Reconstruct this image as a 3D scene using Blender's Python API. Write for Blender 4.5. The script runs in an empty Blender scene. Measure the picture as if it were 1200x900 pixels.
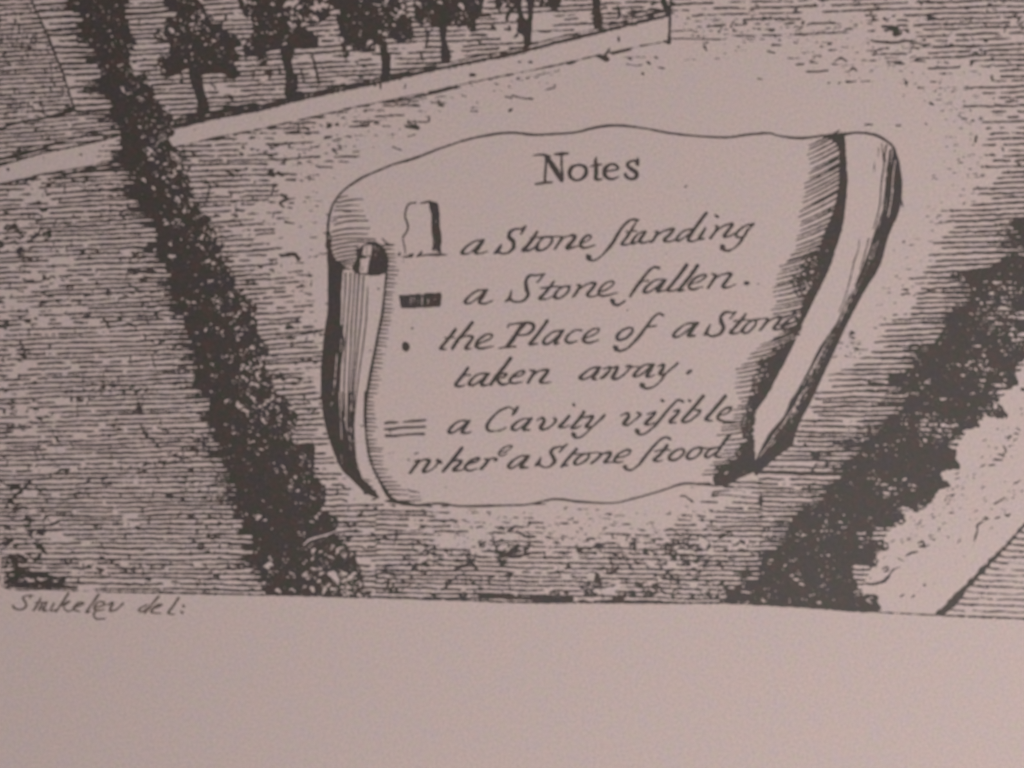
import bpy, math
import numpy as np

# ---------------------------------------------------------------- camera, world, lamps, exposure
S = 0.0002                       # metres on the sheet per unit of the drawing (1200 x 900 units in view)
sc = bpy.context.scene
col = sc.collection
cam_d = bpy.data.cameras.new("camera")
cam = bpy.data.objects.new("camera", cam_d)
col.objects.link(cam)
cam_d.lens = 50
cam_d.sensor_width = 36
cam_d.clip_start = 0.01
cam_d.clip_end = 20
CAMH = 1200 * S * 50 / 36
cam.location = (0, 0, CAMH)
cam.rotation_euler = (0, 0, 0)
cam_d.dof.use_dof = True
cam_d.dof.focus_distance = CAMH - 0.023
cam_d.dof.aperture_fstop = 4.2
sc.camera = cam

w = bpy.data.worlds.new("World")
sc.world = w
w.use_nodes = True
w.node_tree.nodes["Background"].inputs[0].default_value = (0.84, 0.78, 0.84, 1)
w.node_tree.nodes["Background"].inputs[1].default_value = 0.10

def area_lamp(name, loc, size, power, color, target=(0, 0, 0)):
    d = bpy.data.lights.new(name, 'AREA')
    d.shape = 'RECTANGLE'; d.size = size[0]; d.size_y = size[1]
    d.energy = power; d.color = color
    o = bpy.data.objects.new(name, d)
    col.objects.link(o)
    o.location = loc
    v = [loc[i] - target[i] for i in range(3)]
    from mathutils import Vector
    o.rotation_euler = Vector(v).to_track_quat('Z', 'Y').to_euler()
    return o
area_lamp("lower_right_lamp", (0.37, -0.27, 0.71), (0.3, 0.3), 5.75, (1.0, 0.94, 0.90), (0.0, 0.0, 0))  # soft lamp from the lower right, so the sheet dims toward upper left

sc.view_settings.view_transform = 'Standard'
sc.view_settings.look = 'None'
sc.view_settings.exposure = 0.0
sc.view_settings.gamma = 1.0
sc.view_settings.use_curve_mapping = False

# ---------------------------------------------------------------- materials
def nodes(m):
    m.use_nodes = True
    return m.node_tree.nodes, m.node_tree.links, m.node_tree.nodes["Principled BSDF"]

def mottled(name, base, tints, amp, grain, rough, spec, fibre=0.0):
    """base colour with soft tint clouds and a fine grain, all in metres on the sheet"""
    m = bpy.data.materials.new(name)
    N, L, b = nodes(m)
    g = N.new("ShaderNodeNewGeometry")
    def noise(scale, det=1.0, off=(0, 0, 0)):
        mp = N.new("ShaderNodeMapping"); mp.inputs["Location"].default_value = off
        L.new(g.outputs["Position"], mp.inputs["Vector"])
        n = N.new("ShaderNodeTexNoise"); n.inputs["Scale"].default_value = scale
        n.inputs["Detail"].default_value = det
        L.new(mp.outputs["Vector"], n.inputs["Vector"])
        return n.outputs["Fac"]
    cur = None
    prev = N.new("ShaderNodeRGB"); prev.outputs[0].default_value = (*base, 1)
    cur = prev.outputs[0]
    for i, (tc, sc_) in enumerate(tints):
        f = noise(sc_, 2.0, (0.37 * i + .1, 0.71 * i, 0.0))
        mr = N.new("ShaderNodeMapRange")
        mr.inputs["From Min"].default_value = 0.42; mr.inputs["From Max"].default_value = 0.72
        mr.inputs["To Min"].default_value = 0.0; mr.inputs["To Max"].default_value = amp
        L.new(f, mr.inputs["Value"])
        mx = N.new("ShaderNodeMix"); mx.data_type = 'RGBA'
        L.new(mr.outputs[0], mx.inputs["Factor"])
        L.new(cur, mx.inputs["A"]); mx.inputs["B"].default_value = (*tc, 1)
        cur = mx.outputs["Result"]
    f = noise(3300, 2.0, (2, 1, 0))
    f2 = noise(1900, 1.0, (5, 1, 0))
    ad = N.new("ShaderNodeMath"); ad.operation = 'ADD'
    L.new(f, ad.inputs[0]); L.new(f2, ad.inputs[1])
    mr = N.new("ShaderNodeMapRange")
    mr.inputs["From Min"].default_value = 0.6; mr.inputs["From Max"].default_value = 1.4
    mr.inputs["To Min"].default_value = 1 - grain; mr.inputs["To Max"].default_value = 1 + grain
    L.new(ad.outputs[0], mr.inputs["Value"])
    mu = N.new("ShaderNodeVectorMath"); mu.operation = 'SCALE'
    L.new(cur, mu.inputs[0]); L.new(mr.outputs[0], mu.inputs["Scale"])
    L.new(mu.outputs[0], b.inputs["Base Color"])
    b.inputs["Roughness"].default_value = rough
    b.inputs["Specular IOR Level"].default_value = spec
    if fibre:
        bp = N.new("ShaderNodeBump"); bp.inputs["Strength"].default_value = fibre
        bp.inputs["Distance"].default_value = 0.00008
        L.new(f2, bp.inputs["Height"]); L.new(bp.outputs[0], b.inputs["Normal"])
    return m

PAPER = mottled("paper", (0.60, 0.498, 0.480),
                [((0.64, 0.475, 0.465), 420), ((0.57, 0.515, 0.43), 380), ((0.58, 0.48, 0.525), 300), ((0.63, 0.49, 0.465), 90)],
                0.6, 0.22, 0.85, 0.15, 0.35)
INK = mottled("printing_ink", (0.066, 0.056, 0.048),
              [((0.050, 0.062, 0.042), 330), ((0.092, 0.055, 0.052), 380), ((0.064, 0.054, 0.064), 240)],
              0.85, 0.50, 0.6, 0.30, 0.0)
FADED = mottled("faded_printing_ink", (0.115, 0.092, 0.080),
                [((0.14, 0.125, 0.09), 330), ((0.18, 0.12, 0.11), 380)], 0.8, 0.25, 0.6, 0.4, 0.0)
WOOD = mottled("table_wood", (0.23, 0.15, 0.09), [((0.15, 0.09, 0.05), 30), ((0.28, 0.19, 0.11), 60)], 0.8, 0.1, 0.5, 0.4, 0.3)

# ---------------------------------------------------------------- drawing grid
H = 0.75
X0, Y0, X1, Y1 = -70.0, -110.0, 1334.0, 742.0
NX = int((X1 - X0) / H) + 1
NY = int((Y1 - Y0) / H) + 1
gx = X0 + np.arange(NX) * H
gy = Y0 + np.arange(NY) * H
GX, GY = np.meshgrid(gx.astype(np.float32), gy.astype(np.float32))
rng = np.random.default_rng(7)
TAB = rng.random((256, 256)).astype(np.float32)

def vn(x, y, sx, sy, seed):
    """smooth value noise 0..1 with cell sizes sx, sy"""
    u = np.asarray(x) / sx + seed * 17.31; v = np.asarray(y) / sy + seed * 7.77
    iu = np.floor(u).astype(np.int64); iv = np.floor(v).astype(np.int64)
    fu = u - iu; fv = v - iv
    fu = fu * fu * (3 - 2 * fu); fv = fv * fv * (3 - 2 * fv)
    a = TAB[iv & 255, iu & 255]; b = TAB[iv & 255, (iu + 1) & 255]
    c = TAB[(iv + 1) & 255, iu & 255]; d = TAB[(iv + 1) & 255, (iu + 1) & 255]
    return (a * (1 - fu) + b * fu) * (1 - fv) + (c * (1 - fu) + d * fu) * fv

EDGE = (vn(GX, GY, 1.9, 1.6, 1) + vn(GX, GY, 4.1, 3.2, 2) - 1.0).astype(np.float32)
_w = 2.5 * (vn(GX, GY, 9, 9, 12) - .5)
LEAF = (0.40 * vn(GX + GY * .55 + _w, GY - .5 * GX + _w, 3.3, 1.6, 3) + 0.32 * vn(GX - .35 * GY, GY + .4 * GX, 3.0, 1.5, 13) + 0.28 * vn(GX, GY, 8.0, 5.5, 4)).astype(np.float32)
LEAF = (LEAF - .5) * 1.22 + .5
RAG = (vn(GX, GY, 5.0, 4.5, 5) + 0.7 * vn(GX, GY, 11, 10, 6) - 0.85).astype(np.float32)

F = np.full((NY, NX), -3.0, np.float32)
LAB = np.full((NY, NX), -1, np.int16)
PARTS = []                                  # (name, label, parent key, material, kind)
KEY = {}

def catmull(p, step=0.6):
    p = np.asarray(p, float)
    if len(p) == 1:
        return p
    q = np.vstack([2 * p[0] - p[1], p, 2 * p[-1] - p[-2]])
    out = []
    for i in range(1, len(q) - 2):
        n = max(2, int(np.hypot(*(q[i + 1, :2] - q[i, :2])) / step) + 1)
        t = np.linspace(0, 1, n, endpoint=False)[:, None]
        a, b, c, d = q[i - 1], q[i], q[i + 1], q[i + 2]
        out.append(0.5 * ((2 * b) + (c - a) * t + (2 * a - 5 * b + 4 * c - d) * t ** 2 + (3 * b - a - 3 * c + d) * t ** 3))
    out.append(q[-2][None])
    return np.vstack(out)

def box(a, r, ax):
    n = int(round(r / H))
    c = np.cumsum(np.insert(np.pad(a, [(n, n) if k == ax else (0, 0) for k in (0, 1)], mode='edge'), 0, 0, axis=ax), axis=ax)
    m = 2 * n + 1
    return ((np.take(c, range(m, c.shape[ax]), ax) - np.take(c, range(0, c.shape[ax] - m), ax)) / m).astype(np.float32)

def poly_field(pts, soft=2.25, smooth=True):
    """about the signed distance (inside positive) to a closed outline"""
    p = catmull(list(pts) + [pts[0]], 2.0)[:, :2] if smooth else np.asarray(list(pts) + [pts[0]], float)
    cross = np.zeros((NY, NX + 1), np.int32)
    ax, ay, bx, by = p[:-1, 0], p[:-1, 1], p[1:, 0], p[1:, 1]
    for i in range(len(ax)):
        y0, y1 = sorted((ay[i], by[i]))
        j0 = max(0, int(math.ceil((y0 - Y0) / H))); j1 = min(NY - 1, int(math.ceil((y1 - Y0) / H)) - 1)
        if j1 < j0 or y1 == y0: continue
        jj = np.arange(j0, j1 + 1)
        xx = ax[i] + (gy[jj] - ay[i]) * (bx[i] - ax[i]) / (by[i] - ay[i])
        k = np.clip(np.ceil((xx - X0) / H), 0, NX).astype(int)
        np.add.at(cross, (jj, k), 1)
    m = (np.cumsum(cross, axis=1)[:, :NX] & 1).astype(np.float32)
    n = max(1, round(soft / H))
    b = box(box(m, n * H, 0), n * H, 1)
    return (b - 0.5) * (2 * n + 1) * H * 0.95

class Part:
    def __init__(s, name, label=None, parent=None, mat=None, kind=None, key=None, rough=0.35):
        s.i = len(PARTS); PARTS.append((name, label, parent, mat or INK, kind)); s.rough = rough
        if key: KEY[key] = s.i
        s.P = np.full((NY, NX), -3.0, np.float32)
        s.pts = []
    def add(s, pts):                        # stamped discs: x, y, r
        if not len(pts): return
        s.pts.append(np.asarray(pts, float))
    def stroke(s, p, wmul=1.0):
        q = catmull(p); q = q.copy(); q[:, 2] = np.maximum(q[:, 2], 0.3) * 0.5 * wmul
        s.add(q)
    def strokes(s, txt, ox=0, oy=0, sc_=1.0, wmul=1.0):
        for part in txt.split('|'):
            if not part.strip(): continue
            pts = []; wd = 2.0
            for t in part.split():
                v = [float(a) for a in t.split(',')]
                if len(v) > 2: wd = v[2]
                pts.append((ox + v[0] / sc_, oy + v[1] / sc_, wd))
            s.stroke(pts, wmul)
    def flush(s, carve=False):
        if not s.pts: return
        q = np.vstack(s.pts); s.pts = []
        big = q[:, 2] > 3.0
        for sel, grp in ((~big, 3.0), (big, 9.0)):
            a = q[sel]
            if not len(a): continue
            rm = a[:, 2].max()
            n = int(math.ceil((rm + 1.3) / H))
            ci = np.round((a[:, 0] - X0) / H).astype(int); cj = np.round((a[:, 1] - Y0) / H).astype(int)
            for dj in range(-n, n + 1):
                for di in range(-n, n + 1):
                    if math.hypot(di, dj) * H > rm + 1.6 + H: continue
                    i = ci + di; j = cj + dj
                    ok = (i >= 0) & (i < NX) & (j >= 0) & (j < NY)
                    i = i[ok]; j = j[ok]
                    d = a[ok, 2] - np.hypot(X0 + i * H - a[ok, 0], Y0 + j * H - a[ok, 1])
                    if carve: np.minimum.at(s.P, (j, i), (-d).astype(np.float32))
                    else: np.maximum.at(s.P, (j, i), d.astype(np.float32))
    def fill(s, pts, soft=2.25, rag=0.0, smooth=True, ox=0, oy=0, sc_=1.0):
        pts = [(ox + a / sc_, oy + b / sc_) for a, b in pts]
        f = poly_field(pts, soft, smooth)
        if rag:
            if rag > 1:
                f = poly_field(pts, soft + rag * .75, smooth)
            f = np.where(f <= f.min() + .05, -9, f + RAG * rag).astype(np.float32)
        np.maximum(s.P, f, out=s.P)
        return f
    def carve_strokes(s, txt, ox=0, oy=0, sc_=1.0, wmul=1.0):
        s.flush(); s.strokes(txt, ox, oy, sc_, wmul); s.flush(carve=True)
    def carve_discs(s, pts):
        # each little gap is drawn out and bent, as a nick between leaves
        r = np.random.default_rng(len(pts)); out = []
        for x, y, q in pts:
            t = r.uniform(-1.1, 1.1); e = q * .9
            for k in (-1, -.5, 0, .5, 1):
                out.append((x + e * k * math.cos(t) - .3 * e * k * k * math.sin(t), y + e * k * math.sin(t) + .3 * e * k * k, q * (.78 - .3 * abs(k))))
        s.flush(); s.add(out); s.flush(carve=True)
    def carve_leaf(s, thr, gain=9.0):
        """gaps between leaves: thr = array or number, higher keeps more ink"""
        s.flush(); np.minimum(s.P, (thr - LEAF) * gain, out=s.P)
    def commit(s, clip=None):
        s.flush()
        P = s.P + EDGE * s.rough
        if clip is not None: P = np.minimum(P, clip)
        m = P > F
        F[m] = P[m]; LAB[m] = s.i
        s.P = None

def knock(field):
    np.minimum(F, -field, out=F)

# ---------------------------------------------------------------- tone map of the hatched ground (every 60 units)
DT = """
899888878777777778788
999998888777622233478
999997754211000001258
889986530000000000037
769996100000000000279
768997100000000000499
567999400000000002999
788999700000000028999
677999900000000069999
878999900000000899999
877899986321225799999
877899888877778999999
999999999999999999999"""
DT = np.array([[int(c) for c in r] for r in DT.split()], float)
def dens(x, y):
    u = np.clip(np.asarray(x) / 60.0, 0, 19.999); v = np.clip(np.asarray(y) / 60.0, 0, 11.999)
    i = u.astype(int); j = v.astype(int); fu = u - i; fv = v - j
    return ((DT[j, i] * (1 - fu) + DT[j, i + 1] * fu) * (1 - fv) + (DT[j + 1, i] * (1 - fu) + DT[j + 1, i + 1] * fu) * fv) / 9.0

def hatch(part, x0, x1, y0, y1, spacing, tilt, wd=1.7, seed=1, dmul=1.0, dadd=0.0, dash=9.0, pivot=None, dfun=None, wob=1.0, patch=0.30):
    c = y0; k = 0
    pv = (x0 + x1) / 2 if pivot is None else pivot
    while c < y1:
        x = np.arange(x0, x1, 0.55)
        t = tilt(c) if callable(tilt) else tilt
        y = c + t * (x - pv) + wob * (2.2 * (vn(x, x * 0 + c, 46, 9, seed) - .5) + 1.1 * (vn(x, x * 0 + c * 3, 9, 5, seed + 9) - .5)
                                      + 0.6 * (vn(x, x * 0 + c * 5, 3, 3, seed + 5) - .5))
        d = (dfun(x, y) if dfun is not None else dens(x, y)) * dmul + dadd
        d = np.where(d > .12, d + patch * (vn(x, y, 34, 17, seed + 60) + .6 * vn(x, y, 12, 8, seed + 61) - .8), d)
        n = 0.52 * vn(x, x * 0 + c * 7.1, dash, 1.0, seed + 20) + 0.16 * vn(x, x * 0 + c * 5.1, dash * .35, 1.0, seed + 24) + 0.32 * vn(x, x * 0 + c * 7.1, dash * 4.0, 1.0, seed + 30)
        n = (n - 0.5) * 1.45 + 0.5
        pres = np.clip((d - n) * 7.0, -1, 1)
        ww = wd * (0.80 + 0.62 * vn(x, x * 0 + c * 3.3, 13, 1.0, seed + 40) + 0.42 * vn(x, x * 0 + c * 9.7, 2.6, 1.0, seed + 44)) * (0.82 + 0.3 * d)
        r = ww / 2 * np.sqrt(np.clip(pres, 0, 1))
        ok = pres > 0.05
        if ok.any():
            part.add(np.stack([x[ok], y[ok], r[ok]], 1))
        c += spacing * (0.86 + 0.28 * TAB[(k * 7) & 255, (seed * 13) & 255]); k += 1

def tufts(part, n, x0, x1, y0, y1, seed, dmin=0.25, size=1.0, clump=26.0, dfun=None):
    """scribbled darker tufts and specks, thicker where the ground is darker"""
    r = np.random.default_rng(seed)
    x = r.uniform(x0, x1, n * 5); y = r.uniform(y0, y1, n * 5)
    cl = vn(x, y, clump, clump * .6, seed + 3) * .65 + vn(x, y, clump * .35, clump * .25, seed + 4) * .35
    d = dens(x, y) if dfun is None else dfun(x, y)
    ok = (cl + 0.30 * d > 0.80) & (d > dmin)
    x = x[ok][:n]; y = y[ok][:n]
    for a, b in zip(x, y):
        m = r.integers(1, 4)
        p = [(a, b, r.uniform(1.0, 2.4) * size)]
        for _ in range(m):
            a += r.uniform(-5.5, 5.5) * size; b += r.uniform(-2.4, 2.4) * size
            p.append((a, b, r.uniform(0.9, 2.7) * size))
        part.stroke(p)

def stipple(part, n, fx, seed, wd=1.0):
    # faint short graver dashes, fading out over the bare ground
    r = np.random.default_rng(seed); k = 0
    while k < n:
        x, y, keep = fx(r)
        if r.random() > keep: continue
        l = r.exponential(3.2) + .4
        part.stroke([(x, y, r.uniform(.7, 1.5) * wd), (x + l, y + r.uniform(-.4, .4), r.uniform(.7, 1.4) * wd)]); k += 1

def ticks(part, n, x0, x1, y0, y1, seed, h=5.5, wd=1.4):
    r = np.random.default_rng(seed)
    for a, b in zip(r.uniform(x0, x1, n), r.uniform(y0, y1, n)):
        part.stroke([(a, b, wd), (a + r.uniform(-1.2, 1.2), b + h * r.uniform(.6, 1.15), wd * r.uniform(.7, 1.2))])

cx = np.interp(GY, [-110, 0, 50, 100, 150, 200, 250, 300, 350, 400, 450, 500, 550, 600, 650, 700], [110, 112, 128, 150, 170, 190, 214, 228, 245, 268, 285, 300, 320, 340, 360, 372])
# ================================================================= the printed ground
LX = [(37, 0), (48, 24), (60, 52), (74, 86), (87, 128)]
def diag_x(y):
    return np.interp(y, [-110, 0, 24, 52, 86, 128, 200], [-2, 37, 48, 60, 74, 87, 108])
def wall_top(x): return np.interp(x, [-70, 0, 50, 100, 135, 210, 250, 300, 350, 400, 450, 500, 550, 600, 650, 700, 750, 782],
                                  [215, 195, 180, 170, 161, 150, 140, 131, 118, 107, 96.5, 85, 75, 65, 52, 40, 27, 20])
def wall_bot(x): return np.interp(x, [-70, 0, 50, 100, 145, 212, 250, 300, 350, 400, 440, 512, 550, 600, 650, 700, 750, 785],
                                  [236, 216, 204, 196, 184, 171, 162, 152.5, 141, 129, 121, 106, 97, 87, 77, 65, 54, 48])
# enclosed plot, top left
p = Part("plot_hatching", "brick like cross hatching of the enclosed plot in the top left corner", kind='stuff', rough=.6)
hatch(p, -70, 120, -110, 165, 5.5, -0.05, 1.75, 1, dash=8, dfun=lambda x, y: np.where(x < diag_x(y), 0.86, -1))
ticks(p, 420, -60, 90, -100, 138, 11, 5.0, 1.5)
tufts(p, 60, -60, 85, -100, 140, 12, size=.9, dfun=lambda x, y: 0.9 + 0 * x)
reg = poly_field([(-70, -110), (-2, -110), (37, 0), (48, 24), (60, 52), (74, 86), (87, 129), (60, 137), (30, 142), (0, 151), (-70, 170)], 1.5, False)
p.commit(reg)
p = Part("plot_boundary", "rough dark line edging the enclosed plot")
p.strokes("-2,-110,1.8 20,-50,1.8 37,0,2.4 48,24,2.2 60,52,2.8 68,72,2.6 74,86,2.2 81,108,2 87,128,2.6|87,128,4 80,131,5 60,136,3 45,140,3.6 30,142,3 10,147,3.2 0,151,2.6 -40,160,2.4 -70,166,2.4|78,124,2 86,127,3")
p.commit()
# strip between the plot and the left hedge, and the foot of the plot
p = Part("strip_hatching", "horizontal hatching between the enclosed plot and the left hedge", kind='stuff', rough=.6)
hatch(p, -2, 150, -110, 134, 7.1, -0.035, 2.1, 2, dash=16, pivot=90,
      dfun=lambda x, y: np.where(x > diag_x(y) + 1, 0.82 + 0.008 * (x - diag_x(y)), -1))
hatch(p, -70, 160, 134, 210, 5.4, -0.07, 1.6, 3, dash=14, dfun=lambda x, y: np.where((y > np.interp(x, [-70, 0, 87, 88, 160], [168, 152, 131, 125, 120])) & (y < wall_top(x)), 0.9, -1))
p.strokes("0,187,3 15,183,4 40,177,3.4 70,167,2 100,158,1.6 135,150,2|0,193,3 30,187,3 60,179,2.4 100,169,2.2 130,161,2|20,176,2 60,168,1.5 120,156,1.6")
tufts(p, 40, -10, 130, 140, 190, 13, size=.9, dfun=lambda x, y: 0.7 + 0 * x)
p.commit()
# orchard ground above the wall
p = Part("orchard_hatching", "broken horizontal hatching of the ground around the row of trees", kind='stuff', rough=.6)
hatch(p, 130, 790, -110, 160, 6.1, -0.045, 1.9, 4, dash=15, dmul=.95, dfun=lambda x, y: np.where(y < wall_top(x) - 1, np.interp(x, [130, 330, 420, 640, 790], [.98, .92, .8, .66, .70]), -1))
tufts(p, 110, 140, 780, -90, 120, 14, size=1.0, clump=22, dfun=lambda x, y: np.where(y < wall_top(x) - 3, 0.75, 0))
ticks(p, 60, 150, 480, -60, 110, 15, 6)
p.strokes("150,18 190,14,3 205,8,1.5|365,62,2 370,80,3 374,98,3|352,80,2 356,95,2|"
          "745,1 765,2 790,3,1.6|740,12 755,14 765,10 790,16,1.5|755,18,2 770,14,4 785,12,3|775,-5,3 780,8,7 782,14,5|720,16,1.4 735,18 750,15,1.8|724,8,3 726,16,4 723,24,1")
clipw = wall_top(GX) - GY
p.commit(clipw.astype(np.float32))
# left lower field
p = Part("field_hatching", "broken horizontal hatching and tufts of the field left of the hedge", kind='stuff', rough=.65)
hatch(p, -70, 340, 190, 700, 5.75, lambda c: np.interp(c, [190, 500, 700], [-0.045, -0.03, 0.012]), 1.8, 5, dash=12, pivot=120, dmul=.93, dadd=.03)
tufts(p, 760, -40, 330, 195, 690, 16, size=1.0, clump=30)
ticks(p, 230, -30, 330, 200, 690, 116, 5.2, 1.5)
tufts(p, 60, -5, 60, 560, 690, 17, size=1.4, clump=16)
tufts(p, 80, 5, 85, 655, 690, 27, size=1.3, clump=30, dfun=lambda x, y: 1.4 + 0 * x)
tufts(p, 60, -40, 60, 205, 330, 18, size=1.2, clump=16)
p.strokes("0,213,2 20,212,3 40,208,2|55,210,1.6 90,202,3 120,194,3 150,187,2.4|110,200,2.4 150,195,3|100,226,1.2 130,222,3 165,220,6|120,232,1 150,230,3 170,232,5|"
          "165,96,1|196,580,5 202,582,3|214,586,5 218,588,3|162,472,4 165,484,5 160,478,3|168,505,3 172,512,3 182,518,2|"
          "165,455,2 158,462,3|118,370,2 125,378,3 128,385,2|130,660,2 140,664,2 148,668,3|8,590,3 25,575,4 32,568,3|"
          "150,245,2 170,243,5|155,290,2 178,292,5|200,346,2 215,350,6|150,318,3 180,318,5|12,650,3 20,665,5 16,680,3|20,670,5 50,674,4 75,681,3|15,684,4 50,685,4 90,688,3")
p.commit(np.minimum(GY - wall_bot(GX) + 1, cx - GX).astype(np.float32))
p = Part("field_hatching", "broken horizontal hatching between the left hedge and the scroll", kind='stuff', rough=.65)
hatch(p, 160, 720, 60, 705, 6.0, lambda c: np.interp(c, [100, 250, 420, 600, 705], [0.0, -0.05, -0.07, -0.01, 0.02]), 1.78, 6, dash=11, pivot=330, dmul=.95, dadd=0.0,
      dfun=lambda x, y: np.where((x > 560) | ((x > 440) & (y > 575)), -1, dens(x, y)))
tufts(p, 520, 170, 470, 140, 690, 19, size=1.0, clump=26, dmin=.35)
ticks(p, 80, 190, 370, 170, 690, 119, 5.4, 1.5)
def f_mid(r):
    x = r.uniform(330, 660); y = r.uniform(60, 230)
    lim = np.interp(x, [330, 400, 480, 560, 660], [235, 205, 165, 128, 108])
    return x, y, np.clip((lim - y) / 50.0, 0, 1) if y < lim else 0
stipple(p, 260, f_mid, 303)
def f_gap(r):
    y = r.uniform(190, 440); return 362 + r.normal(0, 9), y, .8
stipple(p, 70, f_gap, 304)
tufts(p, 60, 300, 640, 70, 200, 20, size=.7, clump=20, dmin=.12)
p.strokes("317,203,8 320,205,6|326,203,5 331,205,4|306,75,2|300,140,3 340,141,1|330,228,3 336,233,3.5 328,238,3 333,243,2|318,228,1.5 322,214,1.2|240,210,1.6 246,218,1.6 241,238,1.6 236,244,1|"
          "334,260,3 345,262,2|330,300,4 345,298,5 350,305,3|348,322,2 366,323,2|368,390,1.2 360,391,1.6 330,395,1.6|369,388,1.6 369,394,2|355,408,1 364,408,2|350,445,2|"
          "452,117,1.5 464,112,2 467,107,2|450,120,3 470,118,2.4 512,108,3 540,102,1.6|450,115,1.2|552,86,5 555,88,4|"
          "475,148,3 490,150,4 478,143,2 500,143,2 503,138,2|486,141,2 488,148,2|460,172,1.6 470,176,1.6|390,175,3 395,180,2|505,120 522,121,1.4|592,113,1.6 600,115,2|462,122,1.6 480,121,1.2|"
          "600,112,2 612,115,1.6 624,116,3|597,130,3 600,128,2|478,160,1.4 486,158,2")
p.commit(np.minimum(GY - wall_bot(GX) + 1, GX - cx).astype(np.float32))
p = Part("field_hatching", "horizontal hatching and tufts in the strip below the scroll", kind='stuff', rough=.65)
def d_low(x, y): return np.where((x > 440) & (x < 893), dens(x, y), -1)
hatch(p, 440, 1010, 560, 722, 5.6, lambda c: 0.018, 1.78, 8, dash=10, pivot=600, dfun=d_low, dadd=.02, dmul=.95)
def f_low(r):
    x = r.uniform(470, 840); y = r.uniform(594, 655); return x, y, np.interp(y, [594, 610, 640, 655], [.15, .6, 1, .6])
stipple(p, 330, f_low, 305)
ticks(p, 60, 450, 900, 625, 700, 121, 5.0, 1.5)
tufts(p, 400, 450, 900, 615, 700, 21, size=1.0, clump=24, dmin=.3)
tufts(p, 70, 560, 700, 600, 650, 22, size=.7, clump=14, dmin=.1)
p.strokes("545,662,2 552,660,5 560,668,3|582,646,4 592,650,6 600,645,4 606,640,6|590,652,3 620,650,3|532,668,2 540,664,5 548,662,3|520,690,3 535,676,2 545,672,2|"
          "700,678,8 704,684,4|735,660,3 742,668,3|720,650,4 728,655,2|738,640,2 741,636,3 745,642,2|610,625,3 615,628,4|588,676,2 600,672,3 595,680,2|"
          "562,697,5 600,700,4 640,702,6 670,702,5|720,703,6 730,702,4|836,577,3 850,575,1.5 870,574,1.2|834,580,2.4 850,580,1.5 880,583,1.5|805,583,2 812,588,3|"
          "850,690,5 862,698,8 880,700,9|860,670,3 880,672,2|846,665,4")
p.commit()
# top right and right slope
p = Part("slope_hatching", "wavy horizontal hatching rising to the right hedge from the bare middle", kind='stuff', rough=.6)
LB = ([60, 100, 150, 190, 225, 250, 270, 310, 350, 390, 410, 430, 460, 490, 530, 570, 640],
      [1110, 1110, 1128, 1140, 1125, 1105, 1082, 1076, 1050, 1026, 1000, 975, 948, 925, 895, 860, 840])
def d_slope(x, y):
    e = (x - np.interp(y, LB[0], LB[1]))
    d = np.clip(0.16 + e * np.interp(y, [60, 170, 230, 300, 640], [.008, .009, .014, .022, .030]), -1, 1.12)
    d = np.where(x < np.interp(y, [430, 460, 640], [700, 925, 850]), -1, d)
    return np.where(y < 70, np.maximum(d, dens(x, y)) * .95, d)
hatch(p, 786, 1340, -110, 100, 6.4, -0.03, 1.85, 9, dash=12, pivot=1000, dfun=lambda x, y: np.where(x > 1110, d_slope(x, y), dens(x, y) * 1.0 - 0.05))
hatch(p, 880, 1340, 98, 560, 6.25, lambda c: np.interp(c, [60, 250, 420, 520], [-0.02, -0.035, -0.04, 0.02]), 1.9, 10, dash=14, pivot=1050, dfun=d_slope, wob=1.15)
hatch(p, 890, 1180, 556, 704, 5.7, lambda c: 0.03, 1.8, 10, dash=14, pivot=950, dfun=lambda x, y: .98 + 0 * x)
def f_top(r):
    x = r.uniform(790, 1140); y = r.uniform(20, 170); lim = np.interp(x, [790, 900, 1000, 1080, 1140], [62, 78, 104, 130, 180])
    return x, y, np.clip((lim - y) / 45.0, 0, 1) if y < lim else 0
stipple(p, 330, f_top, 301)
def f_side(r):
    y = r.uniform(100, 420); x = np.interp(y, [100, 190, 250, 310, 390, 420], [1118, 1128, 1098, 1070, 1024, 985]) + r.normal(0, 16)
    return x, y, 1
stipple(p, 120, f_side, 302)
tufts(p, 130, 800, 1210, -10, 80, 23, size=.8, clump=18, dmin=.4)
tufts(p, 30, 1130, 1210, 60, 250, 24, size=.9, clump=14, dmin=.3)
tufts(p, 30, 940, 1020, 470, 570, 25, size=1.1, clump=14, dmin=.3)
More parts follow.
